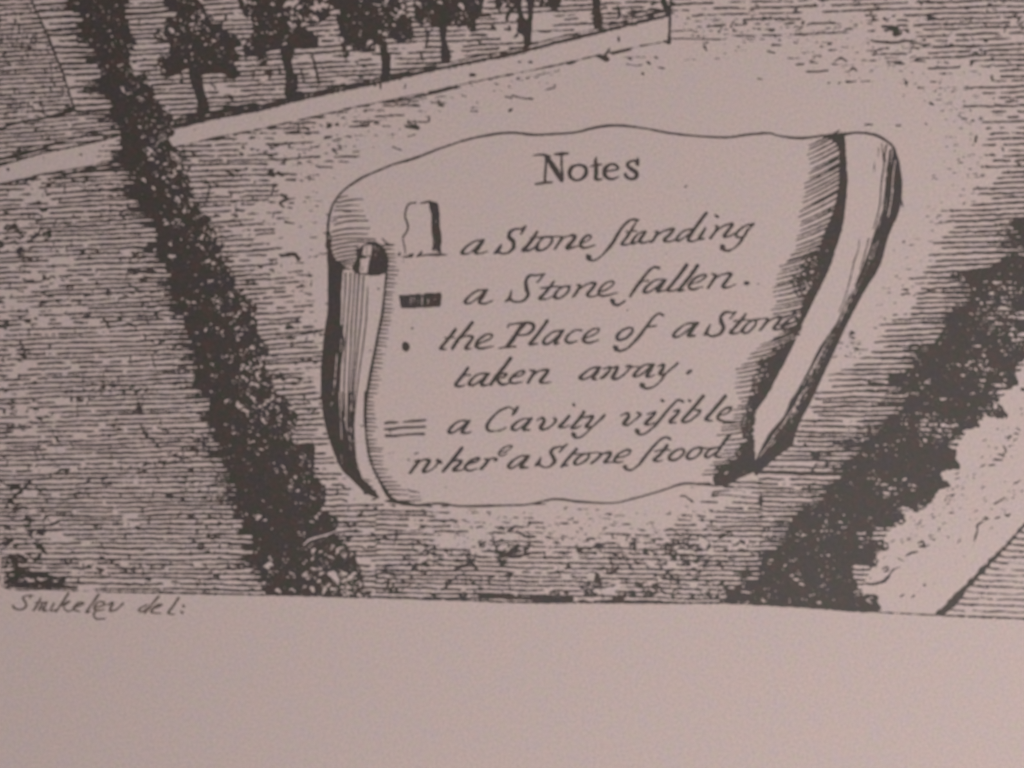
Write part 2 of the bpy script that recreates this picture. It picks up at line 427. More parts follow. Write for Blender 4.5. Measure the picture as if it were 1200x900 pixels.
p.strokes("1020,47,2 1030,49,3 1048,50,3 1064,48,3 1080,52,2 1090,52,2|1034,31,3 1050,33,5 1049,40,6 1056,39,3|1085,18,2 1090,20,4 1098,22,2|990,35,2 997,33,2|"
          "933,76 942,75,2|950,73,3 958,74,2|978,72,1.4 985,68,2 992,72,2.4|995,84,1 1000,80,3 1004,83,2|1010,71,1.6 1026,71,1.6|1040,73,2 1056,72,1.6|1072,71,2 1084,72,2|1014,146,2.4 1022,146,2.4|"
          "1050,147,2 1055,147,2|1061,97,3 1063,96,2 1062,101,1.6|1060,112,2 1058,112,1|1090,121,3 1094,123,2|1076,103,2 1083,103,1.6|1091,96,1.6 1097,96,1.4|970,98,1.6 972,97|983,98,1.6 985,97|"
          "900,60,2 908,62,1.6|905,53,2.4 915,53,2|894,20,2 900,22|1036,206,1|825,54,3 828,59,2|888,92,1.6 893,93|860,25,2 856,31,2|846,32,1.6 842,39,2|830,30,1.2 850,29,2|768,67,2.4 770,68|778,80,2 772,79,2|"
          "753,86,3 754,87,2|735,68,1.6 740,70|735,75,1.4 745,77,1.4 752,76,1.4|759,73,3 762,75,2|732,67,1 756,67,1|785,45,1.6 830,46,1.6 850,46,1.2|785,37,1.6 810,35,1.2|"
          "1144,160,3 1143,166,2.4|1174,173,2 1176,176,3|1123,187,2.4|1127,152,1.4|997,389,2.6 1001,389,2|996,392,3 1001,391,2|999,397,2 1002,396,1.4|991,417,2.6|997,414,2|1060,283,2.4 1058,284,1.4|1130,238,2 1128,240,1|"
          "1042,238,1 1046,240,1|1051,324,3 1050,323,2|1118,367,7 1130,362,5 1150,360,3|1108,352,1|958,383,1 975,384,.8|"
          "600,95,1.6|617,92,2 620,91|606,92,1.6 609,91|632,97,1.6|640,105,2 650,103,1.4|650,100,3|630,88,1.4 656,83,1.2|655,82,1.6")
p.commit((-poly_field([(787, 50), (1110, 60), (1130, 130), (1060, 250), (930, 500), (830, 560), (800, 300), (700, 100)], 3) * 0 + 9).astype(np.float32))

# ================================================================= the wall across the field
knock(np.minimum(np.minimum(GY - wall_top(GX) , wall_bot(GX) - GY - 1.0), 785 - GX).astype(np.float32))
wall = Part("printed_wall", "long pale wall running up to the right above the scroll", key='wall', rough=.6)
xs = np.arange(205, 783, 1.3)
wall.add(np.stack([xs, wall_top(xs) - 2.0 + 0.5 * vn(xs, xs * 0, 3, 1, 3), 1.35 + 1.1 * vn(xs, xs * 0, 2.2, 1, 31)], 1))
ok = xs > 440
wall.add(np.stack([xs[ok], wall_top(xs[ok]) - 7.2 + 0.9 * vn(xs[ok], xs[ok] * 0, 20, 1, 4), 0.5 + 0.7 * vn(xs[ok], xs[ok] * 0, 6, 1, 32)], 1))
ok = xs < 480
wall.add(np.stack([xs[ok], wall_top(xs[ok]) - 6.0 + 1.8 * vn(xs[ok], xs[ok] * 0, 14, 1, 5), 0.7 + 1.6 * vn(xs[ok], xs[ok] * 0, 5, 1, 33)], 1))
ok = xs < 300
wall.add(np.stack([xs[ok], wall_top(xs[ok]) - 9.0, 1 + 2.0 * vn(xs[ok], xs[ok] * 0, 5, 1, 34)], 1))
xs2 = np.concatenate([np.arange(-70, 92, .7), np.arange(102, 146, .7), np.arange(208, 438, .7), np.arange(448, 705, .7), np.arange(715, 785, .7)])
wall.add(np.stack([xs2, wall_bot(xs2), 0.35 + 0.95 * vn(xs2, xs2 * 0, 7, 1, 35)], 1))
xs3 = np.arange(-70, 138, 1.2)
wall.add(np.stack([xs3, wall_top(xs3) - 1.0, 0.7 + 1.1 * vn(xs3, xs3 * 0, 3, 1, 36)], 1))
for x in np.arange(208, 780, 2.3):
    r1, r2, r3 = TAB[int(x) & 255, 9], TAB[int(x) & 255, 19], TAB[int(x) & 255, 29]
    wall.stroke([(x, wall_top(x) - 2, 1.8), (x - .6 + r3, wall_top(x) + .4 + 2.2 * r1 * r2, .8)])
wall.strokes("785,-30,2 786,0,2.6 785,15,3.6 785,30,3 784,44,3.4 784,50,5 779,48,2|700,66,2 708,68,7 712,70,5|708,66,3 714,58,3|718,63,3 740,58,1.6|665,75,2 670,73,4 675,72,2|"
             "552,88,5 556,88,4|9,198,3.4 10,199,3|94,181,2.6 96,182,2|51,184,1.6 52,187,1|608,72.5,3 610,72.5,2|620,73,3 623,73,3|725,44,2.6 725,48,2.6|700,54,1.2|475,100,2 474,104,1.6|"
             "246,151,1.4|372,104,1.6|446,98,3 446,104,2|440,100,3 435,98,2|300,134,1.2|228,152,1.4|300,160,1.2|326,123,2 328,124|305,137,1 306,140,1.4")
wall.commit()

# ================================================================= trees of the orchard
T = (170, 0, 5.4545)
def region_thr(base, extra):
    t = np.full((NY, NX), base, np.float32)
    for (x, y, r, a) in extra:
        t -= a * np.exp(-((GX - x) ** 2 + (GY - y) ** 2) / (r * r)).astype(np.float32)
    return t
def tree(label, crowns, trunks, holes, ox, thin, kn=True, extra=''):
    c = Part("printed_tree", label, rough=.6)
    k = len(PARTS) - 1
    for q in crowns:
        f = c.fill(q, 1.6, 3.0, True, ox, 0, 5.4545)
        if kn: knock((f - 1.5) * 1.0)
    c.carve_leaf(region_thr(0.775, thin), 6.0)
    c.carve_discs([(ox + a / 5.4545, b / 5.4545, r / 5.4545) for a, b, r in holes])
    if extra: c.strokes(extra, ox, 0, 5.4545, wmul=1 / 5.4545)
    c.commit()
    t = Part("trunk", None, parent=k, rough=.5)
    for q in trunks:
        t.fill(q, 0.8, 0.8, True, ox, 0, 5.4545)
    t.carve_leaf(0.93, 8)
    t.commit()

tree("small round printed tree standing just right of the left hedge",
     [[(150, -60), (100, -20), (110, 20), (190, 70), (200, 100), (120, 130), (130, 200), (60, 200), (60, 250), (150, 270), (160, 320), (140, 350), (70, 370), (100, 430), (110, 490), (200, 480),
       (270, 430), (300, 440), (340, 470), (380, 480), (480, 470), (560, 510), (600, 490), (590, 430), (560, 400), (610, 380), (600, 330), (550, 320), (620, 290), (600, 250), (570, 210),
       (520, 200), (470, 150), (400, 140), (430, 110), (380, 70), (390, 30), (340, 0), (280, -60)]],
     [[(275, 420), (290, 520), (320, 600), (335, 680), (330, 725), (410, 725), (400, 650), (375, 560), (365, 490), (340, 440)]],
     [(175, 195, 14), (160, 185, 9), (295, 155, 11), (440, 262, 11), (385, 285, 8), (335, 212, 8), (350, 70, 9), (105, 215, 12), (125, 240, 9), (140, 320, 11), (120, 310, 9), (370, 245, 7),
      (300, 345, 7), (415, 400, 7), (260, 390, 6), (300, 185, 8), (350, 150, 8)], 170,
     [(190, 45, 14, .08), (235, 30, 12, .10)], extra="330,720,8 250,740,9 180,770,8 90,800,10|420,540,9 450,560,9 440,590,4|")
tree("tall printed tree second from the left hedge with a thick leaning trunk",
     [[(640, -200), (560, -80), (600, 0), (610, 50), (640, 110), (690, 140), (690, 190), (660, 250), (630, 290), (620, 340), (700, 350), (730, 340), (790, 330), (850, 300), (870, 310), (940, 290), (960, 310),
       (1100, 300), (1110, 240), (1060, 210), (1010, 150), (1060, 150), (1130, 150), (1170, 110), (1180, 60), (1190, 0), (1200, -80), (1080, -200), (860, -260)],
      [(715, 335), (715, 400), (775, 412), (785, 335)], [(780, 430), (785, 500), (815, 500), (800, 430)]],
     [[(855, 290), (880, 400), (900, 500), (890, 615), (960, 622), (978, 490), (950, 460), (940, 380), (955, 290)]],
     [(930, 20, 22), (905, 30, 18), (960, 12, 18), (985, 45, 14), (930, 152, 14), (955, 160, 9), (800, 340, 17), (890, 285, 14), (1080, 110, 14), (1100, 125, 12), (1060, 95, 10), (1010, 155, 12), (1030, 165, 12),
      (990, 105, 12), (855, 95, 9), (805, 213, 9), (832, 203, 8), (840, 318, 11), (712, 150, 9), (700, 20, 9), (670, 15, 12), (640, 12, 10), (1090, 45, 18), (1120, 40, 18), (1150, 35, 14), (1070, 50, 12), (760, 120, 6)], 170,
     [(368, 15, 16, .08), (375, 5, 10, .1)], extra="960,600,30 1000,600,34 1010,630,20|860,440,20 860,480,9|760,470,9 800,455,16 795,500,14|700,455,14 690,500,10")
tree("wide dark printed tree with a drooping left bough and bent trunk",
     [[(20, -100), (-10, 0), (60, 40), (95, 60), (70, 100), (90, 150), (90, 240), (110, 310), (125, 370), (155, 380), (160, 340), (140, 290), (165, 270), (180, 320), (240, 340), (310, 330), (350, 318), (320, 290),
       (350, 270), (400, 255), (430, 240), (470, 270), (540, 270), (580, 240), (575, 190), (555, 150), (570, 110), (530, 80), (520, 30), (500, -100), (300, -240), (120, -210)]],
     [[(335, 260), (360, 340), (365, 420), (370, 505), (418, 495), (422, 400), (428, 370), (405, 330), (398, 260)]],
     [(110, 250, 15), (150, 295, 14), (153, 315, 10), (290, 270, 16), (485, 78, 16), (505, 38, 12), (445, 160, 10), (398, 5, 12), (460, 60, 9), (535, 100, 9), (310, 300, 8), (570, 125, 10), (340, 318, 8)], 380,
     [(472, 10, 12, .10)], extra="")
tree("printed tree with a straight slim trunk in the middle of the row",
     [[(590, -120), (575, 0), (570, 60), (580, 120), (620, 170), (650, 140), (700, 170), (770, 170), (820, 160), (860, 180), (900, 150), (930, 200), (965, 200), (970, 130), (1000, 110), (1012, 60),
       (1010, -60), (900, -200), (700, -220)]],
     [[(730, 150), (745, 260), (750, 392), (808, 392), (795, 300), (780, 260), (784, 150)]],
     [(880, 40, 16), (870, 28, 12), (740, 15, 12), (648, 140, 12), (600, 20, 14), (628, 180, 14), (880, 115, 8), (690, 75, 8), (820, 155, 10)], 380,
     [(505, 15, 10, .12), (548, 20, 16, .06)],
     extra="650,190,14 660,230,12 655,280,16 650,310,6|690,190,14 660,220,10|1010,100,24 1040,95,28 1060,100,20|1075,170,24 1090,180,14|920,270,9 950,250,8 985,262,12 1010,285,16 1030,280,10|930,290,7 970,290,8|"
     "620,350,16 628,385,12|690,345,9|640,370,8|590,380,10|535,398,12")
tree("forked printed tree whose two limbs join above the wall",
     [[(-40, -100), (0, -20), (10, 70), (40, 82), (70, 50), (110, 40), (150, -40), (240, -60), (270, -10), (275, 52), (310, 52), (318, 20), (335, 20), (350, 55), (380, 68), (420, 30), (430, -40), (380, -160), (120, -220)]],
     [[(95, -40), (120, 40), (150, 110), (140, 200), (180, 230), (190, 300), (225, 292), (235, 200), (240, 110), (252, 20), (245, -40), (205, -40), (212, 115), (188, 112), (170, 40), (175, -40)]],
     [(60, 25, 10), (325, 5, 8)], 580, [(594, 5, 8, .1)],
     extra="120,50,30 90,80,28 75,120,20 85,135,8|150,130,30 135,145,9|90,165,14 95,190,18 60,185,8|140,225,20 125,240,14|180,235,9|1075,-60,24 1080,20,36 1100,50,24")
tree("printed tree of which only the slim trunk shows, last before the wall end",
     [[(520, -100), (560, -60), (610, -50), (720, -55), (780, -100), (700, -220), (580, -210)]],
     [[(612, -80), (625, 40), (625, 110), (635, 182), (680, 182), (690, 110), (675, 60), (680, -80)]],
     [], 580, [])

# ================================================================= hedges
LH = [(78, -110), (76, -60), (80, 0), (95, 15), (97, 45), (112, 60), (112, 72), (118, 85), (120, 105), (132, 125), (143, 142), (140, 158), (148, 185), (155, 200), (160, 225), (168, 242), (178, 255), (184, 280), (190, 300), (200, 330),
      (202, 345), (212, 370), (225, 400), (228, 420), (232, 440), (242, 465), (250, 500), (262, 540), (275, 565), (278, 598), (292, 620), (298, 655), (312, 685), (318, 709),
      (425, 709), (426, 680), (418, 660), (410, 650), (405, 635), (393, 628), (396, 610), (382, 600), (368, 605), (380, 590), (385, 575), (375, 565), (368, 545), (368, 520), (360, 518), (345, 520), (340, 515), (348, 485),
      (338, 470), (325, 462), (318, 440), (312, 430), (314, 405), (305, 398), (300, 375), (303, 360), (290, 350), (280, 345), (275, 340), (272, 318), (262, 310), (262, 295), (255, 285), (250, 265), (240, 250),
      (235, 245), (228, 228), (222, 215), (218, 195), (208, 175), (198, 165), (205, 150), (200, 130), (185, 118), (178, 105), (175, 92), (160, 85), (152, 65), (160, 50), (150, 35), (147, 20), (146, -40), (142, -110)]
h = Part("printed_hedge", "dark printed hedge running down the left half past the scroll", rough=.7)
f = h.fill(LH, 2.2, 4.2)
knock(f - 1.5)
# horizontal shading teeth joining its dark left side
hy = np.arange(-100, 690, 6.0)
lx_y = [p_[1] for p_ in LH[:34]]; lx_x = [p_[0] for p_ in LH[:34]]
o_ = np.argsort(lx_y); lyy = np.array(lx_y)[o_]; lxx = np.array(lx_x)[o_]
r_ = np.random.default_rng(5)
for y in hy:
    x = np.interp(y, lyy, lxx)
    ln = r_.uniform(8, 34)
    h.stroke([(x - ln, y + 1.2, 0.9), (x - ln * .4, y + .4, 2.0), (x + 5, y, 4.2)])
    if r_.random() < .35: h.stroke([(x - ln * .5, y + 3, 1.5), (x, y + 3, 5.5), (x + 6, y + 3, 6)])
thr = np.full((NY, NX), .77, np.float32)
side = (GX - cx)
thr -= np.clip(side / 40.0, -0.6, 1.0) * np.interp(GY, [-110, 0, 60, 160, 230, 300, 360, 470, 520, 700], [.05, .05, .08, .15, .18, .13, .08, .15, .06, .08]).astype(np.float32)
thr -= np.interp(GY, [-110, 20, 60, 120, 180, 260, 320, 400, 470, 520, 640, 660, 700], [0, .0, .06, .04, .10, .05, .03, .05, .07, .02, .02, .08, .10]).astype(np.float32)
thr += (0.10 * (vn(GX, GY, 22, 20, 8) - .5)).astype(np.float32)
h.carve_leaf(thr + .035, 5.5)
fl = [(391, 674, 6.0), (393, 677, 5.0), (303, 606, 3.4), (376, 672, 2.6), (316, 661, 3.6), (313, 664, 3), (326, 692, 3), (366, 690, 3.4), (380, 692, 3), (390, 690, 2.4), (415, 672, 3), (411, 676, 3), (367, 645, 3), (376, 646, 2), (366, 655, 2),
      (240, 219, 1.6), (200, 300, 3.2), (204, 300, 2.6), (200, 286, 2.4), (195, 262, 3), (193, 258, 2), (227, 354, 2.6), (241, 386, 2.4), (265, 470, 2.4), (282, 476, 3.2), (286, 480, 3), (290, 482, 2.4), (279, 474, 2), (297, 476, 1.8), (298, 470, 1.6),
      (305, 476, 2.6), (310, 474, 2.2), (308, 492, 2), (310, 495, 2), (317, 478, 2), (319, 474, 1.8), (335, 510, 2.6), (337, 514, 2), (285, 428, 2.2), (283, 432, 2), (285, 442, 2.2), (289, 444, 2), (225, 190, 1.6), (215, 190, 2), (194, 192, 3), (205, 202, 3),
      (180, 220, 2.6), (208, 232, 3), (210, 236, 2.4), (216, 246, 2.6), (178, 186, 2.6), (184, 190, 2), (192, 208, 2.4), (168, 210, 2.4), (170, 212, 2)]
h.carve_discs([(x, y, r * (.75 if y < 600 else .9)) for x, y, r in fl])
h.carve_strokes("370,606,2.6 378,598,2.2 382,595,2|356,638,2.4 364,632,2.4 378,628,2 396,622,2")
h.commit((711 - GY).astype(np.float32))

RH = [(1340, 190), (1240, 235), (1200, 258), (1189, 264), (1198, 290), (1180, 300), (1172, 305), (1150, 318), (1128, 321), (1135, 335), (1140, 345), (1130, 360), (1112, 368), (1108, 385), (1098, 395), (1095, 402), (1083, 412),
      (1068, 420), (1070, 430), (1045, 438), (1040, 445), (1048, 454), (1062, 460), (1060, 475), (1052, 485), (1035, 492), (1032, 505), (1010, 512), (1008, 530), (988, 543), (985, 558), (965, 572), (968, 590), (940, 598), (930, 608),
      (922, 625), (917, 640), (905, 645), (895, 650), (890, 665), (888, 680), (872, 681), (862, 688), (852, 700), (845, 716), (1000, 722), (1031, 716), (1029, 705), (1026, 696), (1000, 697), (1007, 686), (1000, 677), (1000, 665),
      (1007, 661), (1020, 665), (1029, 661), (1030, 654), (1022, 650), (1038, 645), (1043, 640), (1033, 633), (1024, 630), (1027, 619), (1035, 620), (1058, 614), (1061, 607), (1053, 597), (1056, 593), (1073, 599), (1084, 597),
      (1089, 589), (1098, 585), (1098, 575), (1107, 573), (1116, 568), (1107, 563), (1100, 554), (1107, 552), (1129, 548), (1121, 541), (1122, 532), (1120, 525), (1111, 523), (1124, 512), (1131, 503), (1147, 501), (1148, 492),
      (1151, 488), (1164, 490), (1182, 488), (1175, 479), (1169, 465), (1173, 454), (1189, 455), (1193, 448), (1191, 434), (1198, 423), (1240, 400), (1280, 360), (1340, 340)]
RHF = poly_field(RH, 1.6)
# bare road to the right of it
knock(poly_field([(1029, 760), (1010, 690), (1040, 625), (1100, 560), (1130, 510), (1180, 460), (1205, 420), (1340, 320), (1340, 480), (1340, 760)], 2, False))
h = Part("printed_hedge", "dark printed hedge of leafy bushes climbing the right side beside the road", rough=.7)
SC1 = (np.abs(np.sin(GX * .42 + 1.5 * vn(GX, GY, 14, 14, 21) * 3)) * np.abs(np.sin(GY * .40 + 4 * vn(GX, GY, 15, 15, 22)))).astype(np.float32)
RH2 = poly_field(RH, 3.8)
np.maximum(h.P, np.where(RH2 <= RH2.min() + .05, -9, RH2 + RAG * 2.2 + 2.6 * (SC1 - .45)), out=h.P)
knock(RHF - 2.0)
r_ = np.random.default_rng(6)
ry = [p_[1] for p_ in RH[1:45]]; rx = [p_[0] for p_ in RH[1:45]]
o_ = np.argsort(ry); ryy = np.array(ry)[o_]; rxx = np.array(rx)[o_]
for y in np.arange(262, 690, 5.9):
    x = np.interp(y, ryy, rxx)
    ln = r_.uniform(12, 42)
    h.stroke([(x - ln, y, 1.0), (x - ln * .4, y - .3, 1.9), (x + 6, y - .5, 2.9)])
h.strokes("1115,322,3 1125,321,6 1145,318,7|1040,438,3 1050,440,6|1016,448,1 1022,449,4 1035,450,2|1185,262,8 1200,262,16|"
          "1198,456,4 1204,457,3")
thr = (.80 + .08 * (vn(GX, GY, 18, 14, 18) - .5)).astype(np.float32)
for (x, y, r, a) in [(1180, 375, 26, .22), (1175, 350, 30, .12), (1150, 425, 30, .12), (1165, 455, 20, .16), (1140, 430, 14, .10), (1100, 500, 22, .20), (1085, 512, 14, .12), (1118, 505, 12, .14), (1045, 575, 14, .18), (1060, 560, 14, .10),
                     (1025, 560, 10, .08), (1012, 636, 10, .16), (1050, 608, 9, .12), (1160, 480, 14, .12), (1190, 330, 20, .05), (1080, 455, 20, .05), (940, 680, 20, .08), (870, 700, 16, .16), (1020, 520, 16, .10), (970, 625, 12, .08), (1020, 650, 10, .10), (905, 700, 16, .08), (1200, 400, 16, .16), (1190, 300, 12, .06)]:
    thr -= 1.2 * a * np.exp(-((GX - x) ** 2 + (GY - y) ** 2) / (r * r)).astype(np.float32)
h.carve_leaf(thr, 5.5)
h.carve_discs([(1038, 577, 3), (1036, 580, 2), (1048, 571, 2.4), (1044, 572, 2), (1105, 466, 2.4), (1103, 467, 2), (1071, 460, 2), (1074, 460, 2), (1060, 487, 2.2), (1064, 487, 2), (1038, 639, 2), (1161, 461, 2), (1168, 462, 2),
               (963, 623, 2), (968, 623, 1.8), (978, 625, 2), (982, 625, 1.8), (1151, 483, 2), (1154, 485, 2), (934, 680, 2), (938, 683, 2), (902, 698, 2.6), (908, 699, 2), (960, 706, 1.8), (1056, 611, 1.6), (1050, 614, 1.6), (1047, 616, 1.4), (1060, 604, 1.2),
               (1165, 329, 2.4), (1167, 340, 2), (1195, 392, 2), (1145, 405, 2), (1128, 440, 2), (1133, 428, 2), (1156, 436, 2.4), (1179, 369, 2.6), (1167, 370, 2), (1184, 370, 2.2), (1185, 392, 2.4), (1168, 380, 2)])
h.carve_strokes("1078,508,1.6 1083,514,2.2 1086,520,1.6|1075,520,1.2 1083,519,1.6|1118,492,1.6 1122,500,1.2|1145,403,1.6 1149,406,1.6|1068,574,1.2 1072,575,1.2|1005,625,1.6 1012,626,1.4 1022,628,1.2|930,678,1 942,686,1.6")
h.commit()

# ================================================================= road, right
r = Part("printed_road", "pale printed road with its dark verge and scattered marks at lower right", rough=.7)
ex = np.array([(1100, 720, 5), (1113, 708, 4.2), (1133, 686, 3.2), (1155, 663, 2.6), (1178, 639, 1.7), (1198, 617, 1.3), (1240, 575, 1.2), (1340, 480, 1.2)], float)
q = catmull(ex, .7)
q[:, 2] *= 0.65 + 0.8 * vn(q[:, 0], q[:, 1], 3, 3, 44)
q[:, 0] += 2 * (vn(q[:, 0], q[:, 1], 4, 4, 45) - .5) + 1.2
r.add(q)
r_ = np.random.default_rng(9)
def verge_x(y): return np.interp(y, [480, 575, 617, 639, 663, 686, 708, 720], [1340, 1240, 1198, 1178, 1155, 1133, 1113, 1100])
for y in np.arange(500, 724, 6.9):
    x = verge_x(y); pts = []
    n = 14
    for k in range(n):
        xx = x + (1336 - x) * k / n
        pts.append((xx, y + 0.045 * (xx - x) + r_.uniform(-.9, .9), r_.uniform(.9, 2.2)))
    if y > 500: r.stroke(pts)
    r.stroke([(x + 2, y - 3, 2.4), (x + 10, y + .5, 1.8), (x + 26, y + 3, .8)])
for _ in range(95):
    t = r_.random(); b_ = r_.random() < .6
    x = np.interp(t, [0, .45, 1], [1190, 1120, 1005]) if b_ else np.interp(t, [0, .5, 1], [1235, 1175, 1120])
    y = np.interp(t, [0, .45, 1], [498, 578, 672]) if b_ else np.interp(t, [0, .5, 1], [520, 585, 640])
    x += r_.normal(0, 9); y += r_.normal(0, 9); l = r_.uniform(1, 4.5)
    r.stroke([(x, y, r_.uniform(.7, 1.3)), (x + l, y - l * .6 + r_.uniform(-.5, .5), r_.uniform(.7, 1.2))])
r.strokes("515,230,9 535,222,6 490,232,5|345,378,8 360,368,7 325,385,4|290,455,7 305,450,5|305,430,7|395,330,6|425,300,7|505,320,7 525,320,6|565,290,7 560,300,6|600,130,5|590,155,7|540,140,6 560,133,5|470,375,6 485,372,5|"
          "455,400,9 450,415,6|400,440,7 430,440,6|405,455,9 430,462,8|340,480,8 365,470,12 370,490,12 345,495,8 400,490,7|380,500,8 350,500,6|280,545,8 310,530,12 340,525,6|230,558,7 250,565,8 265,575,7|700,350,8 690,360,4 655,385,14 655,410,8 650,430,12 640,460,7 635,490,5|"
          "745,272,9 765,260,10 800,240,8|855,162,6 870,155,8 885,142,6|750,348,8 770,342,9|800,330,8 815,335,12 825,325,8|800,312,7|820,205,8|848,220,8|800,155,6|735,40,5 770,42,7 790,40,5|765,10,7 800,18,6|715,70,7 740,62,5|"
          "250,760,7 265,750,6|310,765,8 325,750,6|375,700,12 378,706,6|425,692,6|500,447,9|540,585,7|585,550,7|780,410,7|345,737,5|730,298,8|580,228,7|600,245,5|525,300,7|455,330,8|385,345,5|420,340,6|680,175,4|"
          "60,690,8 95,695,12 130,690,14 165,678,18 190,650,14 205,625,9 240,605,7|90,665,8|155,615,8 175,605,8 185,620,8 165,630,8|260,475,8", 1000, 530, 4.5, wmul=.22)
r.strokes("860,592,6 880,605,8|870,625,8 850,622,6|815,592,5|835,640,6 800,640,5|820,690,8 840,680,6|790,685,6 805,715,7 775,735,7|750,705,6|745,755,8 775,758,6|725,790,7|705,748,5|885,490,12|890,520,8", 1000, 370, 4.5, wmul=.22)
r.commit()

# ================================================================= the scroll
TOP = [(394, 234), (398, 228), (408, 219), (420, 211), (430, 205.5), (448, 198), (460, 193), (474, 189), (490, 184), (520, 172.5), (550, 163), (575, 158), (600, 155.5), (625, 158), (650, 157), (675, 155), (700, 149), (725, 147),
       (755, 150.5), (785, 156), (812, 159), (850, 161), (875, 158), (900, 156), (912, 159), (937, 162), (965, 159), (987, 157), (1007, 155.5), (1020, 157), (1030, 160), (1040, 166), (1047, 173), (1051, 184), (1053, 194), (1055.6, 215),
       (1054, 240), (1048.5, 259), (1040, 281), (1031, 312), (1014, 340), (1002, 362), (990, 386), (976, 416), (960, 450), (950, 472), (940, 490), (932, 510), (928, 522), (910, 536), (892, 551), (886, 557), (876, 557), (866, 561),
       (852, 569), (838, 569), (820, 567.5), (800, 567), (775, 575), (740, 585), (717, 589.5), (680, 588), (650, 585), (620, 591), (600, 592), (562, 593), (537, 593), (515, 590), (487, 592), (472, 591), (460, 587),
       (445, 583), (438, 582), (425, 575), (412, 562), (400, 550), (392, 533), (385, 513), (379, 490), (376, 460), (376, 432), (380, 390), (384, 360), (384, 320), (383.5, 290), (384, 272), (386, 254), (390, 240)]
knock(poly_field(TOP, 1.5))
s = Part("printed_scroll", "wavy outline of the curled parchment scroll holding the notes", key='scroll', rough=.45)
def line(pt, i0, i1, wd):
    pt.stroke([(a, b, wd * (0.8 + 0.4 * TAB[i & 255, 3])) for i, (a, b) in enumerate(TOP[i0:i1])])
line(s, 0, 29, 2.7); line(s, 27, 38, 3.2); line(s, 54, 71, 2.5)
s.strokes("394,234,2.6 390,240,2.6 386,254,3 384,272,3 383.5,290,3.4|1053,222,1.6 1056,233,1.8 1058,242,1.8|975,160,3 988,158,4 996,157,2|452,587,2.6 462,588,4 474,590,5 487,592,3|"
          "818,566,1 832,567,3|382,250,1 384,252,2|403,226,1.2")
s.commit()
SC = KEY['scroll']

# left curl
c = Part("left_curl", "left curled edge of the scroll, shaded nearly black on its outer side", parent=SC, rough=.3)
c.fill([(383, 286), (384, 272), (388, 290), (393, 303), (401, 309), (402, 316), (400, 345), (400, 380), (404, 400), (401, 420), (399, 440), (399, 470), (403, 490), (407, 505), (411, 520), (416, 530), (416, 542), (420, 555), (432, 568), (443, 580),
        (438, 582), (425, 575), (412, 562), (400, 550), (392, 533), (385, 513), (379, 490), (376, 460), (376, 432), (380, 390), (384, 360), (384, 320)], 1.1)
c.strokes("175,0,9 172,120,8 160,300,8 150,470,8 140,650,8 132,900,9|205,0,9 198,130,8 185,300,9 172,500,9 165,700,9 160,900,11|230,0,9 222,140,8 210,300,9 205,450,8 195,620,9 187,900,12|"
          "255,0,10 245,140,9 235,300,9 225,470,8 215,600,9 205,760,9 203,900,10|280,20,9 272,150,8 265,260,8 248,420,9 232,580,8 222,700,9 212,900,9|305,80,6 300,180,7 295,280,8 272,460,8 250,620,7 235,750,7 222,900,7|"
          "415,0,12 405,100,11 390,240,15 372,330,13 350,440,14 330,540,16 310,650,16 297,740,15 290,800,18 292,900,18", 370, 320, 5, wmul=.22)
c.strokes("105,100,9 60,100,5|58,180,5 70,180,9", 370, 320, 5, wmul=.2)
c.strokes("350,0,17 348,70,16 348,130,14 352,200,12 354,280,12 365,370,13 385,470,13 420,560,13 455,630,14 490,690,26 520,735,24 570,765,20|270,0,9 266,130,9 268,280,9 275,400,9 292,500,9 318,590,9 350,640,8|"
          "200,0,9 205,100,8 212,250,9 225,380,10|240,0,8 242,120,9 240,250,9 250,350,12|180,0,9 178,120,9 182,250,9 195,380,20|230,0,8 228,120,7 232,300,9|258,0,7 256,150,8 258,330,12|"
          "260,360,22 262,430,26 275,520,30 300,600,30|345,610,8 385,620,9|350,655,9 400,660,9|370,690,10 420,690,10|320,650,22 390,712,24 440,735,14|355,630,10 370,640,8", 370, 460, 6, wmul=.19)
c.carve_strokes("125,470,4 118,560,4 108,650,3|160,60,4 148,300,3|150,380,3 146,460,3|120,600,2 100,720,3|180,100,4 172,200,3|92,760,3 100,765,3", 370, 320, 5, wmul=.3)
c.carve_strokes("168,0,1.2 170,80,1.2 176,200,1 182,330,1|105,85,1 108,88,1|215,40,1.4 212,130,1.2 215,240,1.4|252,20,1.2 250,130,1.2|180,440,.9 186,500,.8|240,300,.8 245,400,.9|282,440,.8 300,540,.8", 370, 460, 6)
c.commit()
c = Part("curl_opening", "dark round opening at the top of the left curl with a pale twisted end inside", parent=SC, rough=.35)
c.fill([(235, 655), (262, 650), (280, 632), (320, 624), (360, 622), (395, 645), (418, 690), (428, 740), (418, 790), (395, 806), (350, 817), (300, 812), (250, 806), (222, 790), (212, 772), (225, 745), (240, 700)], 0.9, 0, True, 370, 160, 5)
c.flush()
w1 = poly_field([(370 + a / 5, 160 + b / 5) for a, b in [(283, 640), (330, 634), (326, 690), (312, 730), (302, 800), (257, 802), (264, 716), (300, 712), (304, 700), (274, 694)]], .75, False)
np.minimum(c.P, -w1, out=c.P)
c.strokes("300,640,5 298,690,4|270,760,7 275,780,6 268,785,5|305,700,8 320,700,6", 370, 160, 5, wmul=.2)
c.carve_strokes("345,640,.9 350,700,.6|365,650,.7 362,690,.5|245,800,.8 255,770,.6|425,760,.8 420,800,.8", 370, 160, 5)
c.commit()
c = Part("curl_shading", "curved hatching over the top of the left curl", parent=SC, rough=.35, kind=None)
